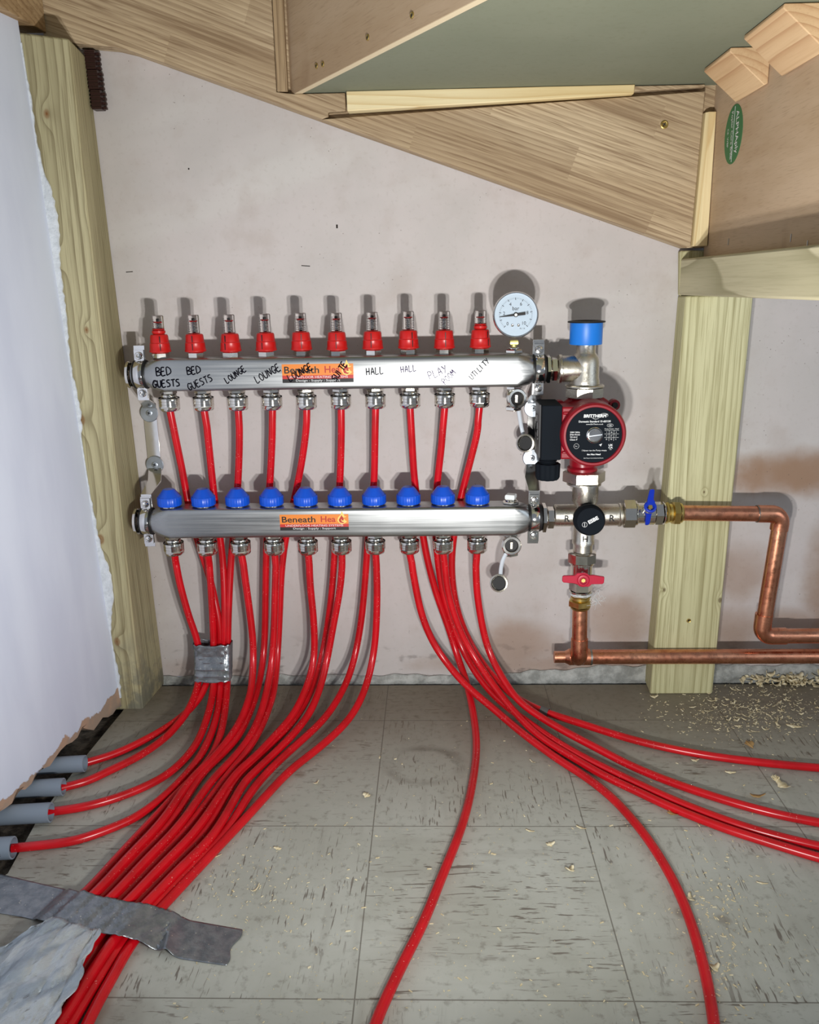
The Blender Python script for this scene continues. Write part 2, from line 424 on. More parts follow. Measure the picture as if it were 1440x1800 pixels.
        bm = bmesh.new(); bm.from_mesh(me); bmesh.ops.recalc_face_normals(bm, faces=bm.faces); bm.to_mesh(me); bm.free()
        me.update(); me.set_sharp_from_angle(angle=math.radians(38))
        o = bpy.data.objects.new(name, me); COL.objects.link(o)
        if parent:
            o.parent = parent; o.location = (wo - ORG[parent.name])
        else: o.location = wo
        ORG[o.name] = wo.copy()
        if thick:
            md = o.modifiers.new('thickness', 'SOLIDIFY'); md.thickness = thick; md.offset = 0
        if bevel:
            md = o.modifiers.new('bevel', 'BEVEL'); md.width = bevel; md.segments = 2; md.limit_method = 'ANGLE'
        return o
def tag(o, label=None, cat=None, group=None, kind=None):
    for k, v in (('label', label), ('category', cat), ('group', group), ('kind', kind)):
        if v: o[k] = v
    return o
def thing(name, loc, label, cat, group=None):
    o = bpy.data.objects.new(name, None); COL.objects.link(o); o.location = loc; o.empty_display_size = .02
    ORG[o.name] = Vector(loc); return tag(o, label, cat, group)
def kids(o): return [c for c in bpy.data.objects if c.parent == o]
def copy_part(o, parent, shift):
    c = o.copy(); COL.objects.link(c); c.parent = parent; c.location = o.location + Vector(shift); ORG[c.name] = ORG[o.name] + Vector(shift)
    for ch in kids(o):
        d = ch.copy(); COL.objects.link(d); d.parent = c; ORG[d.name] = ORG[ch.name] + Vector(shift)
    return c
def text_mesh(body, size, bold=0., font_shear=0.):
    cu = bpy.data.curves.new('t', 'FONT'); cu.body = body; cu.size = size; cu.align_x = 'CENTER'; cu.align_y = 'CENTER'
    cu.offset = bold; cu.extrude = 0; cu.shear = font_shear; cu.resolution_u = 3
    to = bpy.data.objects.new('t', cu); COL.objects.link(to); bpy.context.view_layer.update()
    dg = bpy.context.evaluated_depsgraph_get(); me = bpy.data.meshes.new_from_object(to.evaluated_get(dg))
    vs = [tuple(v.co) for v in me.vertices]; fs = [tuple(p.vertices) for p in me.polygons]
    bpy.data.objects.remove(to); bpy.data.curves.remove(cu); bpy.data.meshes.remove(me)
    if bold and vs: pass
    return vs, fs
def put_text(mb, body, size, centre, ex=(1, 0, 0), ey=(0, 0, 1), width=None, rot=0., mi=0, bold=0., shear=0.):
    vs, fs = text_mesh(body, size, bold, shear)
    if not vs: return
    x0 = min(v[0] for v in vs); x1 = max(v[0] for v in vs); y0 = min(v[1] for v in vs); y1 = max(v[1] for v in vs)
    k = width/(x1-x0) if width else 1; ex = Vector(ex); ey = Vector(ey); cx, cy = (x0+x1)/2, (y0+y1)/2
    c, s_ = math.cos(rot), math.sin(rot); out = []
    for v in vs:
        a, b = (v[0]-cx)*k, v[1]-cy; a, b = a*c-b*s_, a*s_+b*c; out.append(Vector(centre)+ex*a+ey*b)
    mb.add(out, fs, mi)
def catmull(P, n=8):
    P = [Vector(p) for p in P]; out = []
    Q = [P[0]*2-P[1]] + P + [P[-1]*2-P[-2]]
    for i in range(1, len(Q)-2):
        p0, p1, p2, p3 = Q[i-1:i+3]
        for k in range(n):
            t = k/n; out.append(.5*((2*p1)+(-p0+p2)*t+(2*p0-5*p1+4*p2-p3)*t*t+(-p0+3*p1-3*p2+p3)*t**3))
    out.append(P[-1]); return out

# ================================================================== SETTING
def lw_x(y, z): return -.405 + .11*(y+.09) - .031*z
rnd = random.Random(3)
fe = [aZ(*p, 0) for p in ((214, 1252), (150, 1330), (96, 1400), (62, 1448), (14, 1535))]
poly = [(fe[0].x, -.014, 0)] + [(p.x, p.y, 0) for p in fe] + [(-.47, -.60, 0), (-.50, -1.5, 0), (1.3, -1.5, 0), (1.3, -.014, 0)]
b = MB(); b.prism(poly, (0, 0, -.008), 0)
def sub(u, v):
    x = -.62 + 1.95*u; y = -1.5 + 1.52*v
    return (x, y, -.0095 + .0012*math.sin(x*90)*math.sin(y*70))
b.grid(sub, 60, 50, 1); b.box((-.62, -1.5, -.03), (1.33, .02, -.012), 1)
tag(b.build('floor', [m_floor, m_sub], origin=(0, 0, 0)), kind='structure')
# back wall
b = MB()
N = 120; top = 1.2
lo = [(-.62+1.95*i/N, .008+.003*rnd.random()+.012*min(1, max(0, (i/N-.40)/.1))) for i in range(N+1)]
b.prism([(x, 0, z) for x, z in lo] + [(1.33, 0, top), (-.62, 0, top)], (0, .03, 0))
tag(b.build('wall_back', m_plaster, origin=(0, 0, 0)), kind='structure')
# strip of mortar under the plaster
b = MB()
def mort(u, v):
    x = -.62+1.95*u; r = random.Random(int(u*9973)+int(v*77)).random()
    h = .0125 + .015*min(1, max(0, (u-.40)/.1))
    return (x, .002 - .0075*math.sin(min(1, v*1.2)*PI*.75)*(.6+.4*r) , -.010 + (h+.010)*v + .0016*math.sin(x*60)*v+.0012*math.sin(x*171)*v)
b.grid(mort, 240, 6); tag(b.build('trim_1', m_conc, origin=(0, 0, 0), thick=.003), kind='structure')
# left wall, ragged at the foot
b = MB(); N = 90; vs = []; fs = []
for i in range(N+1):
    y = -.0908 - 1.25*i/N; t = min(max((-y-.10)/.13, 0), 1)
    zb = .005 + .024*t + .006*(rnd.random()-.5)*2*min(1, t+.3) + .003*math.sin(i*1.7)
    for z in (zb, .03, .05, .08, .3, .6, 1.2):
        vs.append((lw_x(y, z), y, z)); vs.append((lw_x(y, z)-.03, y, z))
K = 14
for i in range(N):
    for j in range(6):
        a = i*K+j*2; c = (i+1)*K+j*2
        fs += [(a, a+2, c+2, c), (a+1, c+1, c+3, a+3)]
    fs += [(i*K, (i+1)*K, (i+1)*K+1, i*K+1), (i*K+12, i*K+13, (i+1)*K+13, (i+1)*K+12)]
for j in range(6): fs += [(j*2, j*2+1, j*2+3, j*2+2), (N*K+j*2, N*K+j*2+2, N*K+j*2+3, N*K+j*2+1)]
b.add(vs, fs); tag(b.build('wall_left', m_left, origin=(0, 0, 0)), kind='structure')

# ================================================================== TIMBER
b = MB(); vs = []; fs = []; N = 150; r2 = random.Random(9)
for i in range(N+1):
    z = .02+.90*i/N; xl = lw_x(-.0908, z)-.004; w_ = .0015 + .009*math.exp(-((z-.68)/.11)**2) + .010*math.exp(-((z-.20)/.07)**2) + .004*math.sin(z*37)*math.sin(z*11) + r2.uniform(-.0012, .0012)
    vs += [(xl, -.0906, z), (xl, -.0935, z), (xl+.004+max(w_, .001)*.9, -.0925, z), (xl+.004+max(w_, .001), -.0906, z)]
for i in range(N):
    for k in range(4): fs.append((i*4+k, i*4+(k+1) % 4, i*4+4+(k+1) % 4, i*4+4+k))
fs += [(0, 1, 2, 3), (N*4+3, N*4+2, N*4+1, N*4)]
b.add(vs, fs); tag(b.build('trim_2', m_smear), kind='structure')
O0 = (0, 0, 0)
b = MB(); b.hexa([(-.442, -.09, -.002), (-.3732, -.09, -.002), (-.3665, -.001, -.002), (-.442, -.001, -.002),
                  (-.462, -.09, .936), (-.3732, -.09, .924), (-.386, -.001, .924), (-.462, -.001, .936)])
tag(b.build('timber_post', m_postl, origin=O0, bevel=.003), 'weathered green-tinged pine post with knots standing in the left corner against the white wall', 'post', 'treated timber posts')
b = MB(); b.hexa([(.4095, -.047, 0), (.5059, -.047, 0), (.5085, -.001, 0), (.4121, -.001, 0),
                  (.4228, -.047, .600), (.5150, -.047, .600), (.517, -.001, .600), (.4250, -.001, .600)])
b.hexa([(.4228, -.0165, .600), (.5150, -.0165, .600), (.517, -.001, .600), (.4250, -.001, .600),
        (.4200, -.0165, .6605), (.5150, -.0165, .6605), (.517, -.001, .6605), (.4210, -.001, .6605)])
rp = b.build('timber_post', m_postr, origin=O0, bevel=.0025)
tag(rp, 'pale clean-grained treated post standing behind the copper pipes on the right', 'post', 'treated timber posts')
def screw_head(parent, p, n, r=.004, mat=None, name='screw'):
    b = MB(); p = Vector(p); n = Vector(n).normalized()
    b.lathe([(0, 0), (r, 0), (r, .0006), (r*.8, .0012), (r*.35, .0006), (0, .0006)], p, n, 14)
    a = n.orthogonal().normalized(); c = n.cross(a)
    for u in (a+c*.3, c-a*.3):
        u = u.normalized()*r*.5; b.tube([p+n*.0009-u, p+n*.0009+u], r*.13, 5, 1)
    return b.build(name, [mat or m_brass, m_rubber], parent)
screw_head(rp, aY(1211, 1091, -.047), (0, -1, 0), .0034, m_brass)
b = MB(); b.box((.4215, -.95, .6008), (.4685, -.0168, .6495)); bm_ = b.build('support_beam', m_beam, origin=O0, bevel=.003)
tag(bm_, 'treated timber beam with wavy grain running forward from the top of the right post', 'beam')
# ---- oak string on the back wall
bot = [(-.43, .941), (-.3944, .9346), (-.3385, .9287), (-.315, .923), (-.2946, .9156), (-.0431, .8264), (.423, .6641)]
b = MB()
b.prism([(x, -.0005, z) for x, z in bot] + [(.470, -.0005, .6641), (.470, -.0005, 1.16), (-.43, -.0005, 1.16)], (0, -.0175, 0))
b.prism([(-.069, -.018, .8356), (-.0431, -.018, .8264), (.423, -.018, .6641), (.4300, -.018, .6655), (.4353, -.018, .8591)], (0, -.012, 0))
b.prism([(x, -.018, z) for x, z in bot[:5]] + [(-.069, -.018, .8356), (-.060, -.018, .8385), (-.060, -.018, .8440), (-.0365, -.018, .8450), (-.0365, -.018, .8672), (-.105, -.018, .8672), (-.1275, -.018, .8700), (-.1275, -.018, 1.16), (-.43, -.018, 1.16)], (0, -.012, 0))
b.prism([(.3430, -.018, .8605), (.4345, -.018, .8640), (.4345, -.018, .8672), (.3430, -.018, .8672)], (0, -.012, 0))
string_ = b.build('stair_string', m_oak, origin=O0, bevel=.001)
tag(string_, 'laminated oak stair string sloping down across the top of the back wall', 'stair part')
screw_head(string_, aY(1168, 219, -.0302), (0, -1, 0), .0052)
b = MB(); b.box((-.1268, -.0290, .8705), (-.1130, -.0184, 1.08)); tag(b.build('wedge', m_oakv, origin=O0, bevel=.0006), 'narrow upright oak strip at the left edge of the slanting plywood riser', 'wedge')
# ---- left string
p2 = aX(75, 54, -.425); p1 = aX(0, 10, -.425); d = (p2-p1)/(p2.y-p1.y)
q2 = p2 + d*(-.0310-p2.y); q1 = p2 + d*(-1.0-p2.y)
b = MB(); b.prism([(-.425, q2.y, q2.z), (-.425, q1.y, q1.z), (-.425, q1.y, q1.z+.5), (-.425, q2.y, q2.z+.35)], (-.034, 0, 0))
m_oaky = wood('laminated_oak_side', (200, 176, 138), (180, 152, 114), (130, 102, 70), 'Y', 120, (.9, -.2), .04, (), .62, (84, 58, 34), .6, None, .042, -.3)
tag(b.build('stair_string', m_oaky, origin=O0, bevel=.001), 'oak stair string rising along the top of the left wall, in the corner', 'stair part')
# ---- risers, treads
n1 = Vector((1, .619, 0)).normalized(); dr = Vector((.619, -1, 0)).normalized()
r0 = Vector((-.1105, -.0182, .868))
b = MB(); r1 = r0 + dr*.66; off = Vector((n1.x, n1.y, 0))*.009
b.prism([r0, r1, r1+Vector((0, 0, .215)), r0+Vector((0, 0, .215))], n1*.009, 0)
# pale frayed ply edge along the bottom
b.prism([r0+Vector((0, 0, -.0006))+n1*.0003, r1+Vector((0, 0, -.0006))+n1*.0003, r1+Vector((0, 0, .0))+n1*.0003, r0+n1*.0003], n1*.0086, 1)
riser1 = b.build('stair_riser', [m_ply, m_plyedge], origin=O0)
tag(riser1, 'brown plywood riser slanting forward at top centre, screwed along its pale lower edge', 'stair part')
for s in ((725, 27), (647, 66), (557, 116), (568, 113)):
    screw_head(riser1, aP(*s, r0, n1)-n1*.0002, -n1, .0034)
b = MB()
b.prism([(-.100, -.0182, .8682), (.4515, -.0182, .8682), (.4515, -.75, .8682), (.358, -.75, .8682)], (0, 0, .018))
tag(b.build('stair_tread', m_mdf, origin=O0), 'grey-green moisture-resistant board seen from below as the tread at top right', 'stair part')
b = MB(); b.box((.452, -.86, .6503), (.461, -.0182, .868)); riser2 = b.build('stair_riser', [m_ply], origin=O0)
tag(riser2, 'brown plywood riser with an oval green sticker, standing on the beam at upper right', 'stair part')
b = MB()
b.prism([(-.113, -.0305, 1.085), (-.42, -.0305, 1.085), (-.42, -.9, 1.085), (.30, -.70, 1.085)], (0, 0, .018))
tag(b.build('stair_tread', m_mdf, origin=O0), 'upper board tread behind the slanting plywood riser', 'stair part')
# sticker on the riser (faces -X); text reads downward
def oval(mb, c, ey, ez, ry, rz, n=40, mi=0, t=.0004):
    c = Vector(c); P = [c+Vector(ey)*(ry*math.cos(2*PI*i/n))+Vector(ez)*(rz*math.sin(2*PI*i/n)) for i in range(n)]
    mb.prism(P, Vector((-t, 0, 0)), mi)
b = MB(); sc = Vector((.4519, -.1035, .7945)); ez = Vector((0, .09, 1)).normalized(); ey = Vector((0, 1, -.09)).normalized()
oval(b, sc, ey, ez, .0315, .0345)
T = sc+Vector((-.0006, 0, 0))
put_text(b, 'ALPHAply', .0135, T-ey*.012, -ez, -ey, .050, 0, 1, .00012)
put_text(b, 'Poplar Core B/BB', .0095, T+ey*.006, -ez, -ey, .056, 0, 1)
put_text(b, 'CE  WBP', .007, T+ey*.019, -ez, -ey, .022, 0, 1)
b.box((T.x-.0001, T.y-.0008, T.z-.032), (T.x+.0001, T.y+.0, T.z+.032), 1)
b.build('sticker', [m_green, m_printw], riser2)
for i, s in enumerate(((1281, 425), (1391, 418), (1420, 430))):
    b = MB(); p = aX(*s, .4519); b.box((p.x-.0006, p.y-.0006, p.z-.004), (p.x, p.y+.0006, p.z+.004)); b.build('staple', m_zinc, riser2)
# ---- wedges and glue blocks
b = MB(); b.hexa([(-.0337, -.0385, .8432), (.3410, -.0385, .8560), (.3410, -.0185, .8560), (-.0337, -.0185, .8432),
                  (-.0345, -.0365, .8678), (.3425, -.0365, .8678), (.3425, -.0185, .8678), (-.0345, -.0185, .8678)])
tag(b.build('wedge', m_pine, origin=O0, bevel=.0012), 'long pale pine wedge driven level under the tread along the oak string', 'wedge', 'pine stair wedges')
b = MB()
P0 = [(.4312, -.0185, .6655), (.4330, -.030, .6655), (.4400, -.036, .6655), (.4510, -.036, .6655), (.4510, -.0185, .6655)]
P1 = [(.4365, -.0185, .834), (.4380, -.028, .834), (.4420, -.032, .834), (.4512, -.032, .834), (.4512, -.0185, .834)]
b.add(P0+P1, [(4, 3, 2, 1, 0), (5, 6, 7, 8, 9)] + [(i, (i+1) % 5, (i+1) % 5+5, i+5) for i in range(5)])
tag(b.build('wedge', m_pinez, origin=O0, bevel=.0008), 'upright pale pine wedge beside the plywood riser, above the right post', 'wedge', 'pine stair wedges')
def glue_block(y0, y1, a, c, tilt, label):
    b = MB(); X = .4515; Z = .8675
    P = [(X-a, Z), (X-.010, Z), (X, Z-.008), (X, Z-a*.84), (X-.004, Z-a*.88), (X-a-.001, Z-.004)]
    lo_ = [(x, y0, z) for x, z in P]; hi = [(x, y1, z) for x, z in P]; n = len(P)
    b.add(lo_+hi, [tuple(range(n)), tuple(reversed(range(n, 2*n)))]+[(i, i+n, (i+1) % n+n, (i+1) % n) for i in range(n)])
    tag(b.build('glue_block', m_block, origin=O0, bevel=.001), label, 'block', 'pine glue blocks under the tread')
glue_block(-.2060, -.1150, .044, 0, 0, 'whole pine corner block in the angle of tread and riser at upper right')
glue_block(-.3560, -.2540, .046, 0, 0, 'pine corner block cut off by the top right corner of the view')
# ---- plastic packers hanging beside the left post
b = MB()
for k in range(3):
    z1 = .9295-.0245*k; dx = .0012*k
    b.box((-.3835+dx, -.016, z1-.0235), (-.3705+dx, -.001, z1))
    for j in range(5): b.box((-.3842+dx, -.0175, z1-.0045-j*.0045), (-.3700+dx, -.0005, z1-.003-j*.0045))
    for j in range(4): b.box((-.3706+dx, -.011, z1-.0055-j*.0058), (-.3655+dx, -.0055, z1-.0025-j*.0058))
tag(b.build('plastic_packer_strip', m_brown), 'dark brown ribbed plastic strip with small teeth beside the top of the left post', 'packer')

# ================================================================== MANIFOLDS
PX0, PDX = -.3045, .0496
def section_loft(mb, secs, cy, cz, n=56, mi=0):
    vs = []; fs = []
    for (x, hy, hz, e) in secs:
        for i in range(n):
            th = 2*PI*i/n; c, s_ = math.cos(th), math.sin(th); k = 2/e
            vs.append((x, cy+hy*math.copysign(abs(c)**k, c), cz+hz*math.copysign(abs(s_)**k, s_)))
    for i in range(len(secs)-1):
        for j in range(n): fs.append((i*n+j, i*n+(j+1) % n, (i+1)*n+(j+1) % n, (i+1)*n+j))
    fs.append(tuple(range(n))); L = (len(secs)-1)*n; fs.append(tuple(reversed(range(L, L+n))))
    mb.add(vs, fs, mi, True)
STROKES = {
 'B': [[(0, 0), (.05, 1), (.5, .95), (.55, .7), (.1, .52), (.6, .42), (.6, .1), (0, 0)]], 'E': [[(.55, 1), (.05, .95), (0, 0), (.6, .05)], [(.03, .5), (.45, .55)]],
 'D': [[(0, 0), (.05, 1), (.6, .8), (.65, .3), (0, 0)]], 'G': [[(.65, .85), (.3, 1), (0, .5), (.2, .05), (.5, .1), (.58, .4)], [(.32, .42), (.75, .44)]],
 'U': [[(0, 1), (.02, .2), (.3, 0), (.55, .25), (.6, 1)]], 'S': [[(.6, .95), (.2, .95), (.08, .7), (.5, .45), (.5, .1), (0, .02)]],
 'T': [[(0, .95), (.7, 1)], [(.35, .97), (.3, 0)]], 'L': [[(.05, 1), (0, 0), (.55, .08)]], 'O': [[(.3, 1), (0, .6), (.15, .05), (.5, .1), (.6, .6), (.3, 1)]],
 'N': [[(0, 0), (.05, 1), (.5, .05), (.6, 1)]], 'H': [[(0, 0), (.05, 1)], [(.5, 0), (.55, 1)], [(.02, .5), (.55, .52)]], 'A': [[(0, 0), (.3, 1), (.6, 0)], [(.12, .38), (.5, .4)]],
 'P': [[(0, 0), (.05, 1), (.5, .9), (.5, .55), (.05, .48)]], 'Y': [[(0, 1), (.3, .55)], [(.62, 1), (.15, 0)]], 'R': [[(0, 0), (.05, 1), (.5, .9), (.5, .58), (.05, .48), (.6, 0)]],
 'M': [[(0, 0), (.08, 1), (.35, .4), (.6, 1), (.7, 0)]], 'I': [[(.1, 1), (.08, 0)]], 'C': [[(.6, .9), (.2, .95), (0, .5), (.2, .05), (.65, .1)]]}
def handwriting(parent, word, px, py, yface, h, rot, wt=.00055, mat=None, kx=1., curve=0.):
    b = MB(); c = aY(px, py, yface); W = .78*h*kx; L = len(word)*W
    for i, ch in enumerate(word):
        for st in STROKES.get(ch, []):
            P = []
            for (x, y) in st:
                a, v = (i*W + x*h*kx*.95 - L/2), (y-.5)*h
                v += curve*(a/L)**2*4*h
                a, v = a*math.cos(rot)-v*math.sin(rot), a*math.sin(rot)+v*math.cos(rot)
                P.append(Vector((c.x+a, yface, c.z+v)))
            b.tube(catmull(P, 3) if len(P) > 2 else P, wt, 6)
    for i, v in enumerate(b.v): v.y = yface - .0002 + (v.y-yface)*.3
    return tag(b.build('marker_word', mat or m_ink, parent), 'handwritten word '+word+' in marker pen')
def sticker(parent, x0, z0, w, h, yf):
    b = MB(); e = .00025
    def rect(a, c, z_0, z_1, mi, d): b.box((x0+a, yf-d, z0+z_0), (x0+c, yf, z0+z_1), mi)
    rect(0, w, h*.40, h, 0, e); rect(0, w, h*.21, h*.40, 1, e); rect(0, w, 0, h*.21, 2, e)
    Y = yf-e-.00012
    put_text(b, 'Beneath', h*.52, (x0+w*.275, Y, z0+h*.69), width=w*.49, mi=2, bold=.0002)
    put_text(b, 'Hea', h*.52, (x0+w*.705, Y, z0+h*.70), width=w*.215, mi=3, bold=.0002)
    put_text(b, 'UNDERFLOOR HEATING SYSTEMS', h*.17, (x0+w*.5, Y, z0+h*.305), width=w*.84, mi=4)
    put_text(b, 'Design : Supply : Support', h*.17, (x0+w*.5, Y, z0+h*.105), width=w*.62, mi=4)
    # flame standing in for the last letter
    F = [(-.30, .0), (-.55, .35), (-.45, .75), (-.15, 1.05), (.02, 1.55), (.18, 1.15), (.30, 1.05), (.28, .85), (.55, .90), (.25, .62), (.42, .35), (.60, .25), (.30, .0), (0, -.1)]
    fx, fz, k = x0+w*.905, z0+h*.44, h*.46
    b.prism([(fx+p*k*1.1, Y+.0001, fz+q*k*1.1-.0004) for p, q in F], (0, -.0001, 0), 5)
    G = [(-.30, .1), (-.42, .45), (-.22, .8), (.0, 1.15), (.06, .8), (-.12, .45), (.0, .2), (.35, .12), (.1, .0)]
    b.prism([(fx+p*k, Y-.0001, fz+q*k) for p, q in G], (0, -.0001, 0), 3)
    G2 = [(.0, .35), (-.05, .6), (.12, .95), (.18, .72), (.42, .78), (.2, .58), (.28, .4)]
    b.prism([(fx+p*k, Y-.0001, fz+q*k) for p, q in G2], (0, -.0001, 0), 3)
    b.build('sticker', [m_orange, m_redband, m_print, m_printred, m_printw, m_flame], parent)
def coupling_parts(parent, x, y, z, a0=0.):
    b = MB()
    b.hex((0, 0, 0), (0, 0, -1), .0118, 0, .0062, a0=a0)
    b.lathe([(.0105, .006), (.0112, .0075), (.0112, .009), (.0098, .0095), (.0098, .0105)], (0, 0, 0), (0, 0, -1), 32)
    b.lathe([(.0098, .0105), (.0143, .0112), (.0146, .0125), (.0146, .0150), (.0141, .0153), (.0141, .0158), (.0146, .0161), (.0146, .0190), (.0141, .0193), (.0141, .0198), (.0146, .0201), (.0146, .0225)], (0, 0, 0), (0, 0, -1), 32)
    b.lathe([(.0146, .0225), (.0143, .0270), (.0125, .0292), (.0070, .0292), (.0058, .0285)], (0, 0, 0), (0, 0, -1), 8, 0, False, a0+.4)
    c = b.build('pipe_coupling', m_nickel, parent, loc=Vector((x, y, z))-ORG[parent.name])
    r = MB(); r.lathe([(.0142, .0102), (.0147, .0106), (.0147, .0112), (.0142, .0116)], (0, 0, 0), (0, 0, -1), 28)
    r.build('seal_ring', m_rubber, c, loc=(0, 0, 0)); return c

# ---------------- upper (flow) manifold
UY, UZ = -.060, .5052
LY, LZ = -.072, .2940
FM = thing('flow_manifold', (-.055, UY, UZ-.0225), 'upper stainless steel manifold bar with red-collared flow meters and handwritten room names', 'manifold')
b = MB(); section_loft(b, [(-.345, .0165, .0165, 2), (-.326, .0168, .0168, 2), (-.321, .0178, .0188, 2.3), (-.315, .0188, .0212, 3), (-.306, .0198, .0224, 4.5), (-.298, .020, .0226, 9),
    (.192, .020, .0226, 9), (.200, .0198, .0224, 4.5), (.208, .0188, .0212, 3), (.2135, .0178, .0188, 2.3), (.217, .0168, .0168, 2), (.232, .0165, .0165, 2)], UY, UZ)
b.build('manifold_bar', m_steel, FM)
b = MB(); b.lathe([(0, 0), (.0150, 0), (.0190, .0015), (.0192, .005), (.0170, .006)], (-.3535, UY, UZ), 'X', 36); b.build('end_cap', m_nickel, FM)
UB = UZ+.0226; UD = UZ-.0224
b = MB(); b.hex((0, 0, 0), 'Z', .0112, -.001, .0075, a0=.3); nutm = b
def flow_meter(parent, x, a0, raised):
    c = MB(); c.lathe([(0, .0075), (.0120, .0075), (.0148, .0085), (.0148, .0100), (.0142, .0112), (.0134, .0200), (.0136, .0204), (.0128, .0212), (.0122, .0300), (.0112, .0320), (.0082, .0325)] +
        ([(.0080, .033), (.0092, .0345), (.0092, .0372), (.0076, .0378), (.0086, .0392), (.0072, .0405), (0, .0405)] if raised else [(.0072, .0335), (0, .0335)]), (0, 0, 0), 'Z', 36)
    fm = c.build('flow_meter', m_redcap, parent, loc=Vector((x, UY, UB))-ORG[parent.name])
    g = MB(); g.hex((0, 0, 0), 'Z', .0120, -.001, .0078, a0=a0); g.build('hex_nut', m_nickel, fm, loc=(0, 0, 0))
    g = MB(); g.lathe([(.0080, .0335), (.0080, .0565), (.0074, .0580), (0, .0584), (0, .0576), (.0068, .0570), (.0071, .0560), (.0071, .0335)], (0, 0, 0), 'Z', 28); g.build('sight_tube', m_glass, fm, loc=(0, 0, 0))
    g = MB(); g.cyl((0, 0, 0), 'Z', .0017, .033, .0535, 12, 1); hp = .046+.006*((a0*7) % 1)
    g.cyl((0, 0, 0), 'Z', .0046, hp, hp+.0016, 20, 2)
    for k in range(9): g.lathe([(.0030, .035+k*.0016), (.0034, .0354+k*.0016), (.0030, .0358+k*.0016)], (0, 0, 0), 'Z', 14, 0)
    g.build('spindle', [m_chrome, m_blackside, m_redcap], fm, loc=(0, 0, 0))
    g = MB()
    for k in range(8):
        z = .036+k*.0023
        for sx in (-1, 1):
            a1 = -PI/2 + sx*.62; w = .22 if k % 2 else .34
            P = [(.00815*math.cos(a1+t*w), .00815*math.sin(a1+t*w)) for t in (-1, -.3, .3, 1)]
            for (xa, ya), (xb, yb) in zip(P, P[1:]): g.add([(xa, ya, z), (xb, yb, z), (xb, yb, z+.0006), (xa, ya, z+.0006)], [(0, 1, 2, 3)])
    g.build('scale_mark', m_print, fm, loc=(0, 0, 0))
    g = MB(); an = -PI/2+math.sin(a0*9)*.35
    for (z0, z1, rr) in ((.0105, .0195, .0141), (.0215, .0300, .0131)):
        cx, cy = rr*math.cos(an), rr*math.sin(an); g.box((cx-.0005, cy-.0004, z0), (cx+.0005, cy+.001, z1))
    g.build('index_line', m_print, fm, loc=(0, 0, 0)); return fm
fa = flow_meter(FM, PX0, .9, True); fb = flow_meter(FM, PX0+PDX, .35, False)
for i in range(2, 9):
    c = copy_part(fb, FM, ((i-1)*PDX, 0, (0, .0004, -.0003)[i % 3])); c.rotation_euler.z = rnd.uniform(-.5, .5)
c = copy_part(fa, FM, (9*PDX, 0, 0)); c.rotation_euler.z = .5
UX0, UDX = -.2985, .04886
cu = coupling_parts(FM, UX0, UY, UD, .25)
for i in range(1, 10): copy_part(cu, FM, (i*UDX, 0, 0)).rotation_euler.z = rnd.uniform(-.35, .35)
YF = UY-.0201
sticker(FM, aY(497, 672, YF).x, aY(560, 672.5, YF).z, .0985, .0255, YF)
HW = [('BED', 288, 653, .0110, .05, .0007), ('GUESTS', 293, 674, .0098, .05, .0007), ('BED', 341, 651, .0100, .10, .0007), ('GUESTS', 352, 672, .0095, .38, .0006), ('LOUNGE', 414, 658, .0085, .55, .0006),
      ('LOUNGE', 471, 656, .0100, .48, .0006), ('LOUNGE', 528, 654, .0095, .48, .0006), ('SUITE', 597, 652, .0088, .95, .0006), ('HALL', 660, 652, .0095, .08, .0006),
      ('HALL', 719, 648, .0085, .12, .0005), ('PLAY', 770, 654, .0105, .38, .0005), ('ROOM', 789, 662, .0082, .78, .0005), ('UTILITY', 843, 648, .0075, .78, .0005)]
for w, px, py, h, rot, wt in HW:
    handwriting(FM, w, px, py, YF-(.0007 if w in ('SUITE',) or (w == 'LOUNGE' and px > 500) else 0), h, rot, wt*1.25, m_inkp if w in ('PLAY', 'ROOM') or px == 719 else m_ink, .85)
# ---------------- lower (return) manifold
RM = thing('return_manifold', (-.06, LY, LZ-.022), 'lower stainless steel manifold bar with a row of ten blue caps', 'manifold')
b = MB(); section_loft(b, [(-.352, .0165, .0165, 2), (-.333, .0168, .0168, 2), (-.328, .0178, .0188, 2.3), (-.322, .0188, .0208, 3), (-.313, .0198, .0218, 4.5), (-.305, .020, .0220, 9),
    (.190, .020, .0220, 9), (.198, .0198, .0218, 4.5), (.206, .0188, .0208, 3), (.2105, .0178, .0188, 2.3), (.2135, .0168, .0168, 2), (.230, .0165, .0165, 2)], LY, LZ)
b.build('manifold_bar', m_steel, RM)
b = MB(); b.lathe([(0, 0), (.0150, 0), (.0190, .0015), (.0192, .005), (.0170, .006)], (-.3605, LY, LZ), 'X', 36); b.build('end_cap', m_nickel, RM)
LX0, LDX = -.3075, .04955
b = MB(); flute = lambda th: 1+.010*math.copysign(1, math.sin(th*24))
b.lathe([(0, .002), (.0165, .002), (.0172, .0032), (.0172, .0140), (.0163, .0152)], (0, 0, 0), 'Z', 96, 0, True, 0, flute)
b.lathe([(.0163, .0152), (.0098, .0238), (.0078, .0258), (0, .0262)], (0, 0, 0), 'Z', 12, 0, False)
bc = b.build('balancing_cap', m_blue, RM, loc=Vector((LX0, LY, LZ+.0220))-ORG[RM.name])
b = MB(); b.cyl((0, 0, 0), 'Z', .0125, -.0008, .0022, 24); b.build('collar', m_nickel, bc, loc=(0, 0, 0))
for i in range(1, 10): copy_part(bc, RM, (i*LDX, 0, 0)).rotation_euler.z = rnd.uniform(-.3, .3)
cl = coupling_parts(RM, LX0, LY, LZ-.0218, .2)
for i in range(1, 10): copy_part(cl, RM, (i*LDX, 0, 0)).rotation_euler.z = rnd.uniform(-.35, .35)
YL = LY-.0201
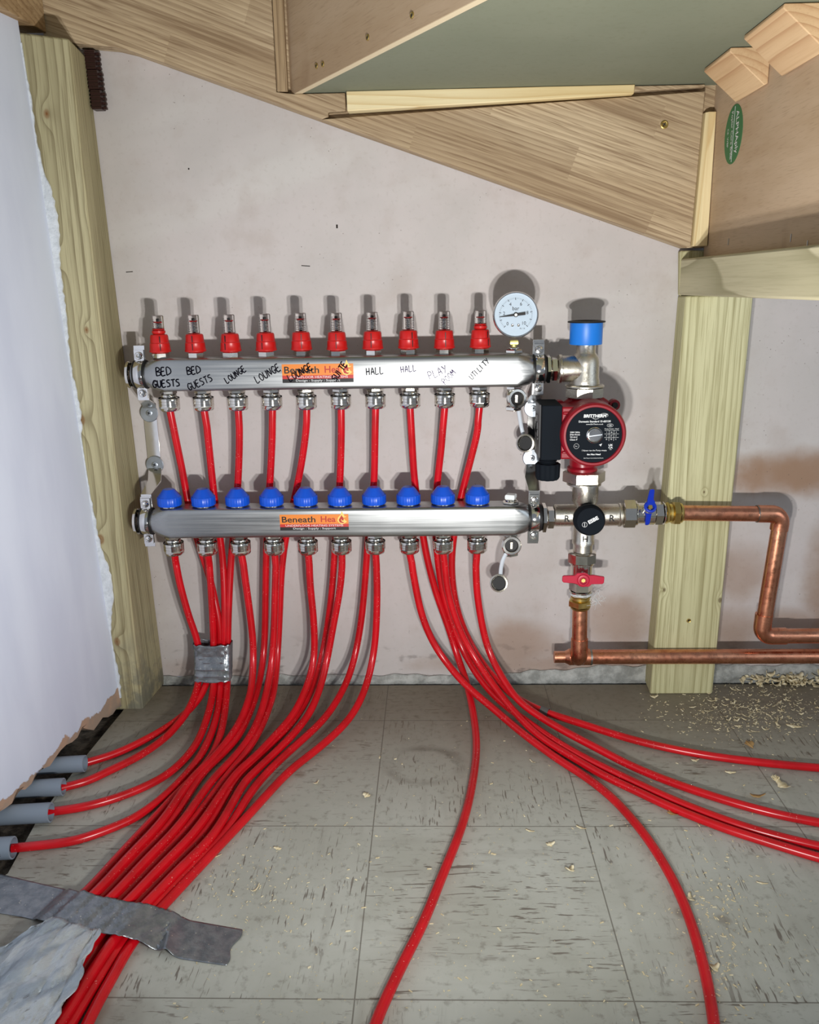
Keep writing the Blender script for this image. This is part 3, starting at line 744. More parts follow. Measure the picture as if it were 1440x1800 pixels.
sticker(RM, aY(493, 932, YL).x, aY(560, 932, YL).z, .0985, .0235, YL)
b = MB(); px = .1862; b.hex((px, LY, LZ+.0218), 'Z', .0125, 0, .0035); b.cyl((px, LY, LZ+.0218), 'Z', .0085, .0035, .0065, 24); b.build('air_plug_nut', m_nickel, RM)
b = MB(); b.hex((px, LY, LZ+.0218), 'Z', .0098, .0065, .0135, n=4, a0=.45); b.build('air_plug', m_white, RM)

# ---------------- right end fittings of both manifolds
def union(parent, y, z, x0, segs, mat=m_nickel):
    for nm, kind, r, a, c in segs:
        b = MB()
        if kind == 'h': b.hex((0, y, z), 'X', r, a, c, a0=PI/6+.1)
        else: b.cyl((0, y, z), 'X', r, a, c, 32)
        b.build(nm, m_rubber if nm == 'seal_ring' else mat, parent)
union(FM, UY, UZ, 0, [('seal_ring', 'c', .0190, .2305, .2325), ('hex_nut', 'h', .0205, .2325, .2395), ('union_neck', 'h', .0172, .2395, .2490)])
union(RM, LY, LZ, 0, [('seal_ring', 'c', .0190, .2285, .2305), ('hex_nut', 'h', .0215, .2305, .2380), ('union_neck', 'h', .0160, .2380, .2490)])

# ================================================================== BRACKETS
def bracket(label, xs, top_x, bot_x, ywall_pts):
    """xs: strap centre x at the wall"""
    T = thing('wall_bracket', (xs, 0, .25), label, 'bracket', 'manifold wall brackets')
    for nm, (cx, cy, cz, r) in (('up', (top_x, UY, UZ, .0196)), ('lo', (bot_x, LY, LZ, .0196))):
        b = MB()       # clamp band round the neck of the bar
        b.lathe([(.0176, -.0062), (.0192, -.0062), (r, -.0055), (r, .0055), (.0192, .0062), (.0176, .0062), (.0176, -.0062)], (cx, cy, cz), 'X', 44)
        for s in (1, -1):   # ears
            b.box((cx-.0072, cy-.0020, cz+s*.0255-.0085), (cx+.0062, cy+.0005, cz+s*.0255+.0085))
            b.box((cx-.0080, cy+.0015, cz+s*.0265-.0100), (cx+.0070, cy+.0035, cz+s*.0265+.0095))
        cb = b.build('clamp', m_chrome, T)
        b = MB()
        for e in (-.0072, .0072): b.lathe([(.0168, e-.001), (.0200, e-.001), (.0200, e+.001), (.0168, e+.001), (.0168, e-.001)], (cx, cy, cz), 'X', 36)
        b.build('rubber_lining', m_rubber, T)
        for s in (1, -1):
            c_ = (cx-.0005, cy-.0030, cz+s*.0262); b = MB()
            b.lathe([(0, -.004), (.0055, -.004), (.0055, .001), (.0045, .0030), (.0022, .0034), (.0010, .0022), (0, .0022)], c_, (0, -1, 0), 18)
            b.build('clamp_screw', m_chrome, T)
    # strap: profile in the YZ plane swept in X
    path = [(UY+.0045, UZ+.040, 0), (UY+.0045, UZ-.036, 0), (-.030, UZ-.046, 0), (-.0022, UZ-.056, 0), (-.0022, .360, 0), (-.030, .344, 0), (LY+.0045, .333, 0), (LY+.0045, LZ-.040, 0)]
    b = MB(); w = .0100; vs = []; fs = []
    for i, (y, z, _) in enumerate(path):
        f = i/(len(path)-1); xc = (top_x-.001)*(1-f)+(bot_x-.001)*f
        if 3 <= i <= 4: xc = xs
        ww = w*(.78 if i in (0, 1, 6, 7) else 1)
        a = Vector((0, path[min(i+1, 7)][0]-path[max(i-1, 0)][0], path[min(i+1, 7)][1]-path[max(i-1, 0)][1])).normalized(); nn = Vector((0, a.z, -a.y))*.0011
        for sx, sn in ((-1, -1), (1, -1), (1, 1), (-1, 1)): vs.append(Vector((xc+sx*ww, y, z))+nn*sn)
    for i in range(7):
        for k in range(4): fs.append((i*4+k, i*4+(k+1) % 4, i*4+4+(k+1) % 4, i*4+4+k))
    fs += [(0, 1, 2, 3), (31, 30, 29, 28)]; b.add(vs, fs)
    b.build('strap', m_chrome, T, bevel=.0003)
    for (wx, wz) in ywall_pts:
        b = MB(); b.lathe([(0, .0015), (.0132, .0015), (.0136, .0022), (.0136, .0030), (.0128, .0036), (.004, .0032), (0, .0032)], (wx, -.0020, wz), (0, -1, 0), 36); ws = b.build('washer', m_zinc, T)
        b = MB(); b.lathe([(0, .0032), (.0046, .0032), (.0046, .0040), (.0030, .0046), (0, .0040)], (wx, -.0020, wz), (0, -1, 0), 20)
        for an in (0, PI/2):
            b.box((-.0026, -.0004, -.0005), (.0026, .0004, .0005), 1, Matrix.Translation((wx, -.0066, wz)) @ Matrix.Rotation(an+.4, 4, 'Y'))
        b.build('screw', [m_zinc, m_rubber], ws)
    return T
bracket('steel wall bracket clamping the left ends of both manifold bars', -.3475, -.3345, -.3425, [(-.3479, .4427), (-.3470, .3639)])
bracket('steel wall bracket clamping the right ends of both manifold bars, half hidden by the pump', .2255, .2235, .2205, [(.2235, .4427), (.2230, .3681)])

# ================================================================== PRESSURE GAUGE
GX, GY, GZ = .1882, -.084, .5780
PG = thing('pressure_gauge', (GX, UY, UB), 'round white-faced pressure gauge marked bar on the right end of the upper bar', 'gauge')
b = MB(); b.hex((GX, UY, UB), 'Z', .0128, -.0008, .0052); b.cyl((GX, UY, UB), 'Z', .0078, .0052, .0075, 20); b.build('hex_nut', m_nickel, PG)
b = MB(); b.cyl((GX, UY, UB), 'Z', .0040, .0070, .0130, 16); b.hex((GX, UY, UB), 'Z', .0078, .0110, .0175, n=4, a0=PI/4+PI/2); b.build('square_stem', m_yellow, PG)
tl = Vector((0, -1, .06)).normalized(); gc = Vector((GX, UY+.006, GZ))
b = MB(); b.lathe([(0, 0), (.0270, 0), (.0292, .002), (.0292, .020), (.0306, .021), (.0306, .0262), (.0296, .0276), (.0284, .0276), (.0282, .0258)], gc, tl, 56); b.build('gauge_case', m_chrome, PG)
fc = gc+tl*.0256
b = MB(); b.lathe([(0, 0), (.0284, 0), (.0284, .0002), (0, .0002)], fc, tl, 56, smooth=False)
b.build('dial_face', m_dial, PG)
ex = Vector((1, 0, 0)); eu = tl.cross(ex)*-1
if eu.z < 0: eu = -eu
b = MB(); f0 = fc+tl*.0005
def gang(v): return math.radians(225-270*v/10) + math.radians(1)
for i in range(0, 51):
    a = gang(i/5); big = i % 5 == 0; r0_, r1_ = (.0196 if big else .0208), .0226; wd = .00038 if big else .00012
    dv = ex*math.cos(a)+eu*math.sin(a); pv = ex*-math.sin(a)+eu*math.cos(a)
    b.add([f0+dv*r0_-pv*wd, f0+dv*r0_+pv*wd, f0+dv*r1_+pv*wd, f0+dv*r1_-pv*wd], [(0, 1, 2, 3)])
for v in (0, 2, 4, 6, 8, 10):
    a = gang(v); put_text(b, str(v), .0062, f0+(ex*math.cos(a)+eu*math.sin(a))*.0158, ex, eu)
put_text(b, 'bar', .0072, f0+eu*.0085, ex, eu); put_text(b, 'KL 1.6', .0026, f0-eu*.0178+ex*.009, ex, eu)
b.build('dial_marking', m_print, PG)
b = MB(); a = math.radians(187); dv = ex*math.cos(a)+eu*math.sin(a); pv = ex*-math.sin(a)+eu*math.cos(a); f1 = f0+tl*.0014
b.prism([f1+dv*.0222-pv*.0002, f1+dv*.0222+pv*.0002, f1+dv*.002+pv*.0014, f1-dv*.002+pv*.0016, f1-dv*.0128+pv*.0019, f1-dv*.0132-pv*.0019, f1-dv*.002-pv*.0016, f1+dv*.002-pv*.0014], tl*.0005)
b.cyl(f1, tl, .0030, 0, .0010, 24); b.build('needle', m_print, PG)
b = MB(); b.cyl(f1, tl, .0021, .0009, .0022, 20); b.build('needle_hub', m_white, PG)
for sx in (-.0044, .0038):
    b = MB(); c = f0 + ex*sx - eu*.0136; b.lathe([(0, 0), (.0021, 0), (.0018, .0008), (.0008, .0004), (0, .0004)], c, tl, 18); b.build('dial_screw', m_chrome, PG)

# ================================================================== DRAIN VALVES
def drain(label, x, y, ztop, outdir, cap_c, cap_n, strap_pts):
    T = thing('drain_valve', (x, y, ztop), label, 'valve', 'drain valves')
    b = MB(); b.hex((x, y, ztop), (0, 0, -1), .0108, 0, .006); b.cyl((x, y, ztop), (0, 0, -1), .0092, .006, .030, 28); b.hex((x, y, ztop), (0, 0, -1), .0120, .028, .0350)
    b.build('valve_body', m_nickel, T)
    o = Vector((x, y, ztop-.0175)); n = Vector(outdir).normalized()
    b = MB(); b.lathe([(.0100, 0), (.0100, .008), (.0140, .009), (.0140, .0100), (.0130, .0108), (.0140, .0116), (.0130, .0124), (.0140, .0132), (.0140, .0150), (.0130, .0160), (.0098, .0160), (.0090, .0145), (.0088, .006), (.0066, .0055), (.0050, .003), (0, .003)], o, n, 36)
    ou = b.build('outlet', m_nickel, T)
    b = MB(); b.lathe([(0, .0088), (.0087, .0088), (.0087, .0100), (0, .0100)], o, n, 24); b.build('bore_shade', m_rubber, ou)  # black disc stands in for the shade inside the outlet
    b = MB(); b.box((-.0016, -.0016, -.0050), (.0016, .0016, .0050), 0, Matrix.Translation(o+n*.0115)); b.build('spindle', m_cast, T)
    c = Vector(cap_c); cn = Vector(cap_n).normalized()
    b = MB(); b.lathe([(0, -.006), (.0115, -.006), (.0132, -.0045), (.0132, -.0020), (.0125, -.0016), (.0132, -.0010), (.0132, .0010), (.0125, .0014), (.0132, .0020), (.0132, .0035), (.0110, .0042), (.0104, .003), (.0104, -.003), (0, -.003)], c, cn, 40)
    cp = b.build('dangling_cap', m_cast, T)
    b = MB(); b.cyl(c, cn, .0100, -.0028, -.0005, 28); b.build('rubber_seal', m_rubber, cp)
    P = catmull(strap_pts, 6); b = MB()
    wv = Vector((.0028, 0, 0)); vs = []; fs = []
    for p in P: vs += [p-wv, p+wv]
    for i in range(len(P)-1): fs.append((i*2, i*2+1, i*2+3, i*2+2))
    b.add(vs, fs, 0, True); b.build('cap_strap', m_strap, T, thick=.0012)
drain('nickel drain valve under the upper bar, its cap hanging by the pump box', .1885, UY, UD, (.30, -1, .05), aY(924, 779, -.050), (-.35, -1, .12),
      [aY(911, 716, -.052), aY(914, 735, -.045), aY(917, 752, -.040), aY(921, 768, -.042)])
drain('nickel drain valve under the lower bar, its cap dangling on a white strap', .1868, LY, LZ-.0218, (.02, -1, .12), aY(877.5, 1025, -.075), (-.25, -1, .25),
      [aY(890, 972, -.082), aY(884, 985, -.080), aY(881, 998, -.076), aY(880, 1010, -.072)])

# ================================================================== PUMP AND FITTINGS
CX, CY_ = .2885, -.064
ELB = thing('cast_elbow', (.2885, CY_, UZ), 'cast nickel-plated elbow with a bright blue cap on top, above the pump', 'pipe fitting')
b = MB(); ez_ = UZ
b.lathe([(0, 0), (.0185, 0), (.0198, .001), (.0198, .0045), (.0182, .0055), (.0182, .028), (.0168, .036), (.012, .044), (0, .050)], (.2490, CY_, ez_), 'X', 40)
b.lathe([(0, -.0215), (.0205, -.0215), (.0205, -.016), (.0192, -.012), (.0190, .008), (.0176, .0150), (.0150, .0195), (.0132, .022), (.0132, .036), (0, .036)], (.2868, CY_, ez_), 'Z', 40)
b.build('elbow_body', m_cast, ELB)
b = MB(); b.lathe([(0, .0330), (.0215, .0330), (.0222, .0340), (.0222, .0620), (.0200, .0622), (.0198, .050), (0, .050)], (.2862, CY_, ez_), 'Z', 40); b.build('blue_cap', m_bluelite, ELB)
b = MB(); b.lathe([(.0200, .0618), (.0252, .0624), (.0256, .0634), (.0250, .0642), (.0198, .0650), (.0188, .0635), (.0200, .0618)], (.2862, CY_, ez_), 'Z', 40); b.build('cap_rim', m_rubber, ELB)
b = MB(); b.lathe([(0, .4835), (.0255, .4835), (.0270, .4820), (.0270, .4805), (.0235, .4800)], (.2868, CY_, 0), 'Z', 40)
b.hex((.2868, CY_, 0), 'Z', .0272, .4650, .4805, a0=.25, n=8); b.build('union_nut', m_cast, ELB)

PU = thing('circulation_pump', (.2885, CY_, .362), 'dark red central-heating circulation pump with a round black label and black terminal box', 'pump')
px_, pz_ = .2895, .4240
b = MB()
b.lathe([(0, 0), (.036, 0), (.0410, .004), (.0430, .012), (.0420, .024), (.0400, .028)], (px_, -.034, pz_), (0, -1, 0), 56)
b.lathe([(.0400, .028), (.0470, .029), (.0478, .031), (.0478, .038), (.0465, .040), (.0436, .041), (.0432, .060), (.0436, .062), (.0436, .094), (.0424, .0985), (.0402, .1005), (.0378, .1005), (.0370, .0985), (0, .0985)], (px_, -.034, pz_), (0, -1, 0), 64)
b.lathe([(0, .0), (.0215, 0), (.0215, .004), (.0185, .007), (.0180, .030), (0, .030)], (.2880, CY_, .3618), 'Z', 36)
b.lathe([(0, .0), (.0220, 0), (.0205, .004), (.0175, .008), (.0215, .028), (0, .030)], (.2872, CY_, .4650), (0, 0, -1), 36)
b.build('pump_casing', m_pumpred, PU)
b = MB(); b.box((.2475, -.118, .3885), (.2850, -.066, .4600)); b.box((.2490, -.1195, .396), (.2620, -.110, .4010)); b.box((.2490, -.1195, .449), (.2620, -.110, .4545)); b.build('side_housing', m_pumpred, PU, bevel=.003)
for an in (40, 140, 222, 318):
    a = math.radians(an); b = MB(); c = (px_+.0492*math.cos(a), -.063, pz_+.0492*math.sin(a))
    b.cyl(c, (0, -1, 0), .0075, 0, .014, 20); lg = b.build('lug', m_pumpred, PU)
    b = MB(); b.cyl(c, (0, -1, 0), .0042, .0138, .0168, 16); b.build('lug_bolt', m_chrome if an != 40 else m_rubber, lg)
LYp = -.1331
b = MB(); b.lathe([(0, 0), (.0370, 0), (.0370, .0006), (0, .0006)], (px_, -.1322, pz_), (0, -1, 0), 64, smooth=False); b.build('label_disc', m_rubber if False else m_black, PU)
b = MB(); b.lathe([(.0098, 0), (.0108, .0006), (.0100, .0012), (.0098, 0)], (px_+.0005, LYp, pz_), (0, -1, 0), 36, 1)
def pt(body, size, dx, dz, w=None, mi=0, bold=0., shear=0.): put_text(b, body, size, (px_+dx, LYp-.0001, pz_+dz), width=w, mi=mi, bold=bold, shear=shear)
pt('BRITTHERM', .0056, .0002, .0258, .0300, 0, .00025, .1); pt('\u00ae', .002, .0165, .0278)
pt('Domestic Standard 15-60/130', .0036, 0, .0185, .0420, 0, .00008); pt('www.BritTherm.co.uk', .0027, 0, .0148, .0225)
for i, t in enumerate(('230V 50Hz', 'IP44 PN10', 'TF110 C', 'Class F')): pt(t, .0027, -.0255+(0 if i < 2 else -.0015)*1, .0042-i*.0033, .0130 if i < 2 else .0100, 0, .00005)
pt('GB', .0032, .0205, .0130); pt('! Never run the Pump empty', .0030, .0010, -.0208, .0330); pt('6m Max Head', .0029, .0005, -.0258, .0180, 0, .0001)
pt('BritTherm Ltd, Industrial Estate', .0018, .0005, -.0310, .0260)
pt('UK', .0036, .0225, -.0135, .0058, 0, .0001); pt('CA', .0036, .0225, -.0168, .0058, 0, .0001); pt('2021', .0016, .0225, -.0195)
pt('Pump Power  Head', .0019, .0228, .0082, .0185)
for r_, row in enumerate((('I', '46', '3'), ('II', '67', '5'), ('III', '93', '6'))):
    for c_, t in enumerate(row): pt(t, .0025, .0165+c_*.0062, .0038-r_*.0047)
def bar_(x0, z0, x1, z1): b.box((px_+x0, LYp-.0003, pz_+z0), (px_+x1, LYp-.0001, pz_+z1))
for zz in (.0062, .0014, -.0034): bar_(.0135, zz, .0325, zz+.0003)
for xx in (.0195, .0258): bar_(xx, -.0078, xx+.0003, .0062)
for (cx_, cz_, rx_, rz_) in ((.0205, .0130, .0040, .0022), (-.0230, -.0145, .0034, .0034)):
    P = [(px_+cx_+rx_*math.cos(t*PI/14), LYp-.0002, pz_+cz_+rz_*math.sin(t*PI/14)) for t in range(29)]; b.tube(P, .00018, 5, caps=False)
pt('Rev', .0020, -.0230, -.0145)
P = [(px_+.0115+.0055*math.cos(t), LYp-.0002, pz_+.0262+.0028*math.sin(t)) for t in [k*.16 for k in range(-4, 16)]]; b.tube(P, [.00035*math.sin(PI*(k+1)/22) for k in range(20)], 5)
P = [(px_+.0015+.0055*math.cos(t), LYp-.0002, pz_+.0250+.0034*math.sin(t)) for t in [k*.16+PI for k in range(-1, 16)]]; b.tube(P, [.00035*math.sin(PI*(k+1)/19) for k in range(17)], 5)
b.prism([(px_+.0068, LYp-.0003, pz_-.0130), (px_+.0110, LYp-.0003, pz_-.0112), (px_+.0092, LYp-.0003, pz_-.0152), (px_+.0084, LYp-.0003, pz_-.0136)], (0, .0002, 0))
b.build('label_print', [m_printw, m_chrome], PU)
b = MB(); b.lathe([(0, .0), (.0092, .0), (.0092, .0020), (.0080, .0022), (.0078, .0012), (.0066, .0012), (.0064, .0026), (0, .0026)], (px_+.0005, LYp, pz_), (0, -1, 0), 32)
b.box((-.0095, -.0004, -.0006), (.0095, .0002, .0006), 1, Matrix.Translation((px_+.0005, LYp-.0028, pz_)) @ Matrix.Rotation(-.13, 4, 'Y')); b.build('speed_dial', [m_chrome, m_zinc], PU)
TB = MB(); TB.box((.2215, -.120, .3880), (.2485, -.056, .4625)); tb = TB.build('terminal_box', m_black, PU, bevel=.0015)
b = MB(); b.box((.2200, -.108, .3890), (.2216, -.060, .4615))
for k in range(4): b.box((.2190, -.096+.004*k, .412+.004*k), (.2201, -.072, .415+.010*k))
b.build('box_side_cover', m_blackside, tb)
b = MB(); b.lathe([(0, 0), (.0125, 0)] + [(r, h) for k in range(3) for r, h in ((.0125, .001+k*.003), (.0108, .0022+k*.003), (.0125, .0034+k*.003))] + [(.0118, .011), (0, .011)], (.2352, -.090, .3885), (0, 0, -1), 28)
b.lathe([(0, .0105), (.0160, .0105), (.0170, .012), (.0164, .030), (.0145, .0335), (.0090, .0335), (.0085, .030), (0, .030)], (.2352, -.090, .3885), (0, 0, -1), 72, 0, True, 0, lambda th: 1+.03*math.copysign(1, math.sin(th*12)))
b.build('cable_gland', m_black, tb)

MX = thing('mixing_valve', (.2930, LY, LZ), 'cast three-way mixing valve with a round black temperature knob, below the pump', 'valve')
MC = Vector((.2945, LY+.002, .2965))
b = MB()
b.lathe([(0, .2490), (.0150, .2490), (.0160, .2505), (.0160, .3400), (.0172, .3412), (.0172, .3440), (.0150, .3450), (.0135, .3455), (.0135, .3520), (0, .3520)], (0, MC.y, MC.z), 'X', 36)
b.lathe([(0, -.042), (.0160, -.042), (.0160, -.038), (.0150, -.036), (.0150, .016), (.0185, .022), (.0185, .046), (0, .046)], (.2925, MC.y, MC.z), 'Z', 36)
b.lathe([(0, 0), (.0190, 0), (.0205, .010), (.0190, .022), (0, .022)], (MC.x, MC.y, MC.z), (0, -1, 0), 36)
b.cyl((.2922, MC.y, MC.z), 'Z', .0140, -.0545, -.040, 32)
b.build('valve_body', m_cast, MX)
b = MB()
for x, z, t in ((.2655, .2960, 'R'), (.3290, .2960, 'R')): put_text(b, t, .013, (x, MC.y-.0163, z), bold=.0003)
put_text(b, 'H', .012, (.2925, MC.y-.0153, .2650), bold=.0003); b.build('cast_letter', m_rubber, MX)
b = MB(); kd = Vector((-.06, -1, .14)).normalized(); kc_ = MC+Vector((0, -.020, .0))
b.lathe([(0, 0), (.0215, 0), (.0220, .002), (.0218, .014), (.0205, .0155), (.0200, .024), (.0185, .0262), (0, .0268)], kc_, kd, 56, 0, True, 0, None)
kn = b.build('temperature_knob', m_black, MX)
b = MB(); ke = Vector((1, 0, 0)); ke = (ke-kd*ke.dot(kd)).normalized(); ku = ke.cross(kd); ku = ku if ku.z > 0 else -ku
put_text(b, 'ESBE', .0068, kc_+kd*.0272+ke*.0035+ku*.002, ke, ku, .0150, .50, 0, .0003)
c_ = kc_+kd*.0272-ke*.0082-ku*.0045; P = [c_+ke*(.0034*math.cos(k*PI/10))+ku*(.0034*math.sin(k*PI/10)) for k in range(21)]; b.tube(P, .0003, 5, caps=False)
b.tube([c_-ku*.0028, c_+ku*.0028], .0005, 5); b.build('knob_print', m_printw, kn)
# big nut under the pump
b = MB(); b.hex((.2905, CY_-.002, 0), 'Z', .0302, .3445, .3618, a0=.52); b.lathe([(0, .3405), (.0215, .3405), (.0245, .3415), (.0245, .3440), (.0215, .3447), (0, .3447)], (.2908, CY_-.002, 0), 'Z', 36); b.build('union_nut', m_cast, MX)

def handle_mesh(b, c, n, u, L, mi=0):
    """butterfly handle: hub at c, plane normal n, long direction u"""
    n = Vector(n).normalized(); u = Vector(u).normalized(); v = n.cross(u); c = Vector(c)
    P = [(-1, .18), (-1, -.10), (-.93, -.17), (-.42, -.20), (-.30, -.33)] + [(.36*math.cos(a), .36*math.sin(a)) for a in [math.radians(t) for t in (-110, -90, -65, -40)]] + \
        [(.45, -.19), (.93, -.17), (1, -.10), (1, .12), (.93, .17), (.42, .20), (.30, .33)] + [(.36*math.cos(a), .36*math.sin(a)) for a in [math.radians(t) for t in (70, 90, 115, 140)]] + [(-.45, .26), (-.93, .2)]
    P = [(-x*1., y) for x, y in P]
    b.prism([c+u*(x*L)+v*(y*L) for x, y in P], n*.0045, mi)
    b.lathe([(.0055, .0040), (.0088, .0045), (.0088, .0070), (.0075, .0078), (.0055, .0078)], c, n, 28, mi)
def iso_valve(name, label, c, axis, hub_dir, hub_dist, u, hmat, parts):
    T = thing(name, c, label, 'valve', 'isolation valves')
    b = MB(); ax = Vector(axis); c = Vector(c)
    for kind, r, a, e in parts:
        if kind == 'h': b.hex(c, ax, r, a, e, a0=.5)
        elif kind == 'o': b.hex(c, ax, r, a, e, a0=.2, n=8)
        else: b.cyl(c, ax, r, a, e, 32)
    hd = Vector(hub_dir).normalized(); b.cyl(c, hd, .0078, 0, hub_dist, 20); b.build('valve_body', m_nickel, T)
    b = MB(); handle_mesh(b, c+hd*hub_dist, hd, u, .0300); h = b.build('butterfly_handle', hmat, T, bevel=.0012)
    b = MB(); b.hex(c+hd*(hub_dist+.003), hd, .0036, 0, .0042); b.build('handle_nut', m_brass, h); return T
vb = Vector((.3790, LY+.002, .2985))
iso_valve('isolation_valve', 'nickel isolation valve with a dark blue butterfly handle in front of the right post', vb, (1, 0, 0), (0, -1, .62), .026, (-.02, -.35, 1), m_bluedark,
    [('o', .0215, -.0330, -.0145), ('c', .0182, -.0145, -.0120), ('c', .0152, -.0120, .0), ('c', .0168, 0, .012), ('h', .0172, .0120, .0250), ('c', .0165, .0250, .0275)])
vr = Vector((.2915, MC.y, .2065))
iso_valve('isolation_valve', 'nickel isolation valve with a crimson butterfly handle below the mixing valve', vr, (0, 0, 1), (-.08, -1, .05), .025, (1, 0, -.05), m_redhandle,
    [('o', .0215, .0190, .0350), ('c', .0180, .0160, .0190), ('c', .0158, -.0100, .0160), ('h', .0172, -.0250, -.0100), ('c', .0165, -.0275, -.0250)])
b = MB(); 
for k in range(5):
    a0 = rnd.uniform(0, 6); P = [Vector((vr.x+.0165*math.cos(a0+t*.35), vr.y+.0165*math.sin(a0+t*.35), vr.z-.0280-.0006*k+.0006*math.sin(t*2+k))) for t in range(18)]; b.tube(P, .0005, 5)
for k in range(26):
    c = Vector((vr.x+.0205+rnd.gauss(0, .0035), vr.y-.008+rnd.gauss(0, .003), vr.z-.033+rnd.gauss(0, .006)))
    b.tube(catmull([c, c+Vector((rnd.gauss(0, .004), rnd.gauss(0, .003), rnd.gauss(0, .004))), c+Vector((rnd.gauss(0, .006), rnd.gauss(0, .003), -abs(rnd.gauss(0, .006))))], 3), .00025, 4)
tag(b.build('thread_seal_tape', m_ptfe, kind='x') if False else b.build('thread_seal_tape', m_ptfe), 'frayed white thread seal tape sticking out under the crimson-handled valve', 'seal tape')

# ---- brass compression nuts + copper
def brass_adaptor(label, c, axis):
    T = thing('compression_fitting', c, label, 'pipe fitting', 'brass compression fittings')
    b = MB(); b.hex(c, axis, .0165, 0, .0060, a0=.1); b.cyl(c, axis, .0135, .0060, .0105, 28)
    b.build('fitting_body', m_brass, T)
    b = MB(); b.hex(c, axis, .0178, .0105, .0215, a0=.3); b.lathe([(.0150, .0215), (.0140, .0245), (.0115, .0262)], c, axis, 28); b.build('compression_nut', m_brass, T)
brass_adaptor('brass compression fitting at the right end of the blue-handled valve', vb+Vector((.0277, 0, 0)), (1, 0, 0))
brass_adaptor('brass compression fitting below the crimson-handled valve', vr-Vector((0, 0, .0285)), (0, 0, -1))
RC = .0112
def arc(p, a, bdir, r, n=8):
    """quarter bend from point p heading a then turning to bdir"""
    p = Vector(p); a = Vector(a); bd = Vector(bdir); c = p+bd*r
    return [c - bd*(r*math.cos(t)) + a*(r*math.sin(t)) for t in [PI/2*k/n for k in range(n+1)]]
CP = thing('copper_pipe', (.50, -.07, .107), 'upper copper pipe leaving the blue-handled valve and dropping through two elbows at right', 'pipe', 'copper pipes')
yv = vb.y; x0 = vb.x+.0277+.0225
b = MB(); b.tube([(x0, yv, vb.z), (.5500, yv, .2960)], RC, 28); b.build('horizontal_pipe', m_copper, CP)
b = MB(); R_ = .0135
A = arc((.5590, yv, .2958), (1, 0, 0), (0, 0, -1), R_); b.tube([(.5390, yv, .2962), (.5450, yv, .2960)] + A + [(A[-1].x-.0006, yv, .2720)], RC+.0014, 28); eb = b.build('elbow', m_copper, CP)
b = MB(); b.tube([(.5378, yv, .2962), (.5390, yv, .2962)], RC+.0012, 28); b.build('solder_ring', m_solder, eb)
b = MB(); b.tube([(A[-1].x, yv, .276), (.5640, yv, .135)], RC, 28); b.build('vertical_pipe', m_copper, CP)
b = MB(); Bq = arc((.5625, yv, .1215), (0, 0, -1), (1, 0, 0), R_+.001); b.tube([(.5632, yv, .1420), (.5628, yv, .1300)] + Bq + [(.5980, yv, Bq[-1].z)], RC+.0014, 28); b.build('elbow', m_copper, CP)
b = MB(); b.tube([(.590, yv, Bq[-1].z), (1.2, yv, Bq[-1].z)], RC, 28); b.build('horizontal_pipe', m_copper, CP)
CQ = thing('copper_pipe', (.2915, -.07, .07), 'lower copper pipe dropping from the crimson-handled valve and running right across the post foot', 'pipe', 'copper pipes')
ly = -.0605; lz = .0700
b = MB(); b.tube([(vr.x, vr.y, vr.z-.053), (vr.x+.0005, vr.y-.004, .098)], RC, 28); b.build('vertical_pipe', m_copper, CQ)
b = MB(); P = [(vr.x+.0005, vr.y-.004, .106), (vr.x+.0006, vr.y-.0045, .092)]
A = [Vector((vr.x+.0008, vr.y-.0045+.013*(1-math.cos(t)), .084-.013*math.sin(t))) for t in [PI/2*k/8 for k in range(9)]]
b.tube(P+A+[(vr.x+.0008, ly, A[-1].z)], RC+.0014, 28); eb = b.build('elbow', m_copper, CQ)
b = MB(); b.tube([(.2795, ly, lz), (.3120, ly, lz)], RC+.0014, 28); b.tube([(.2725, ly, lz), (.2800, ly, lz)], [.0088, .0124], 28); b.tube([(.2570, ly, lz), (.2740, ly, lz)], .0090, 28); b.build('tee', m_copper, CQ)
b = MB(); b.tube([(.3108, ly, lz), (.3135, ly, lz)], RC+.0016, 28); b.build('solder_ring', m_solder, CQ)
b = MB(); b.tube([(.312, ly, lz), (1.2, ly, lz-.001)], RC, 28); b.build('horizontal_pipe', m_copper, CQ)

# ================================================================== RED HEATING PIPES
PR = .0053
def t_wall(px, py, y): d = ray(px, py); return (y-CAM.y)/d.y
def t_floor(px, py, z):
    d = ray(px, py); return (z-CAM.z)/d.z if d.z < -1e-4 else 99
def smin(a, b, w):
    h = max(w-abs(a-b), 0)/w; return min(a, b)-h*h*w/4
def pipe_path(pts, y_top, y_low, z0, z1, w=.22, y_tape=None):
    """pts: traced points; the pipe hangs at y_top..y_low off the wall and bends onto the floor at height z0..z1"""
    P = []; n = len(pts)
    # resample the trace in the picture first for a smooth bend
    T = catmull([(x, y, 0) for x, y in pts], 5)
    for i, p in enumerate(T):
        px, py = p.x, p.y; f = min(max((py-730)/120, 0), 1); y = y_top+(y_low-y_top)*f
        if y_tape: f2 = min(max((py-990)/110, 0), 1)*min(max((1260-py)/60, 0), 1); y = y+(y_tape-y)*f2
        g = min(max((i/len(T)-.45)/.3, 0), 1); z = z0+(z1-z0)*g
        t = smin(t_wall(px, py, y), t_floor(px, py, PR+z), w); P.append(CAM+ray(px, py)*t)
    # smooth depth
    for _ in range(3):
        P = [P[0]] + [(P[i-1]+P[i]*2+P[i+1])/4 for i in range(1, len(P)-1)] + [P[-1]]
    return P
ribs = lambda i: [(270+15.5*i, 1440+3.4*i), (212+15.2*i, 1502+3.3*i), (155+14.8*i, 1565+3.2*i), (70+18*i, 1648+1.2*i), (-60+20.5*i, 1835)]
L_ = {}
def ub(i): return PX0+i*PDX
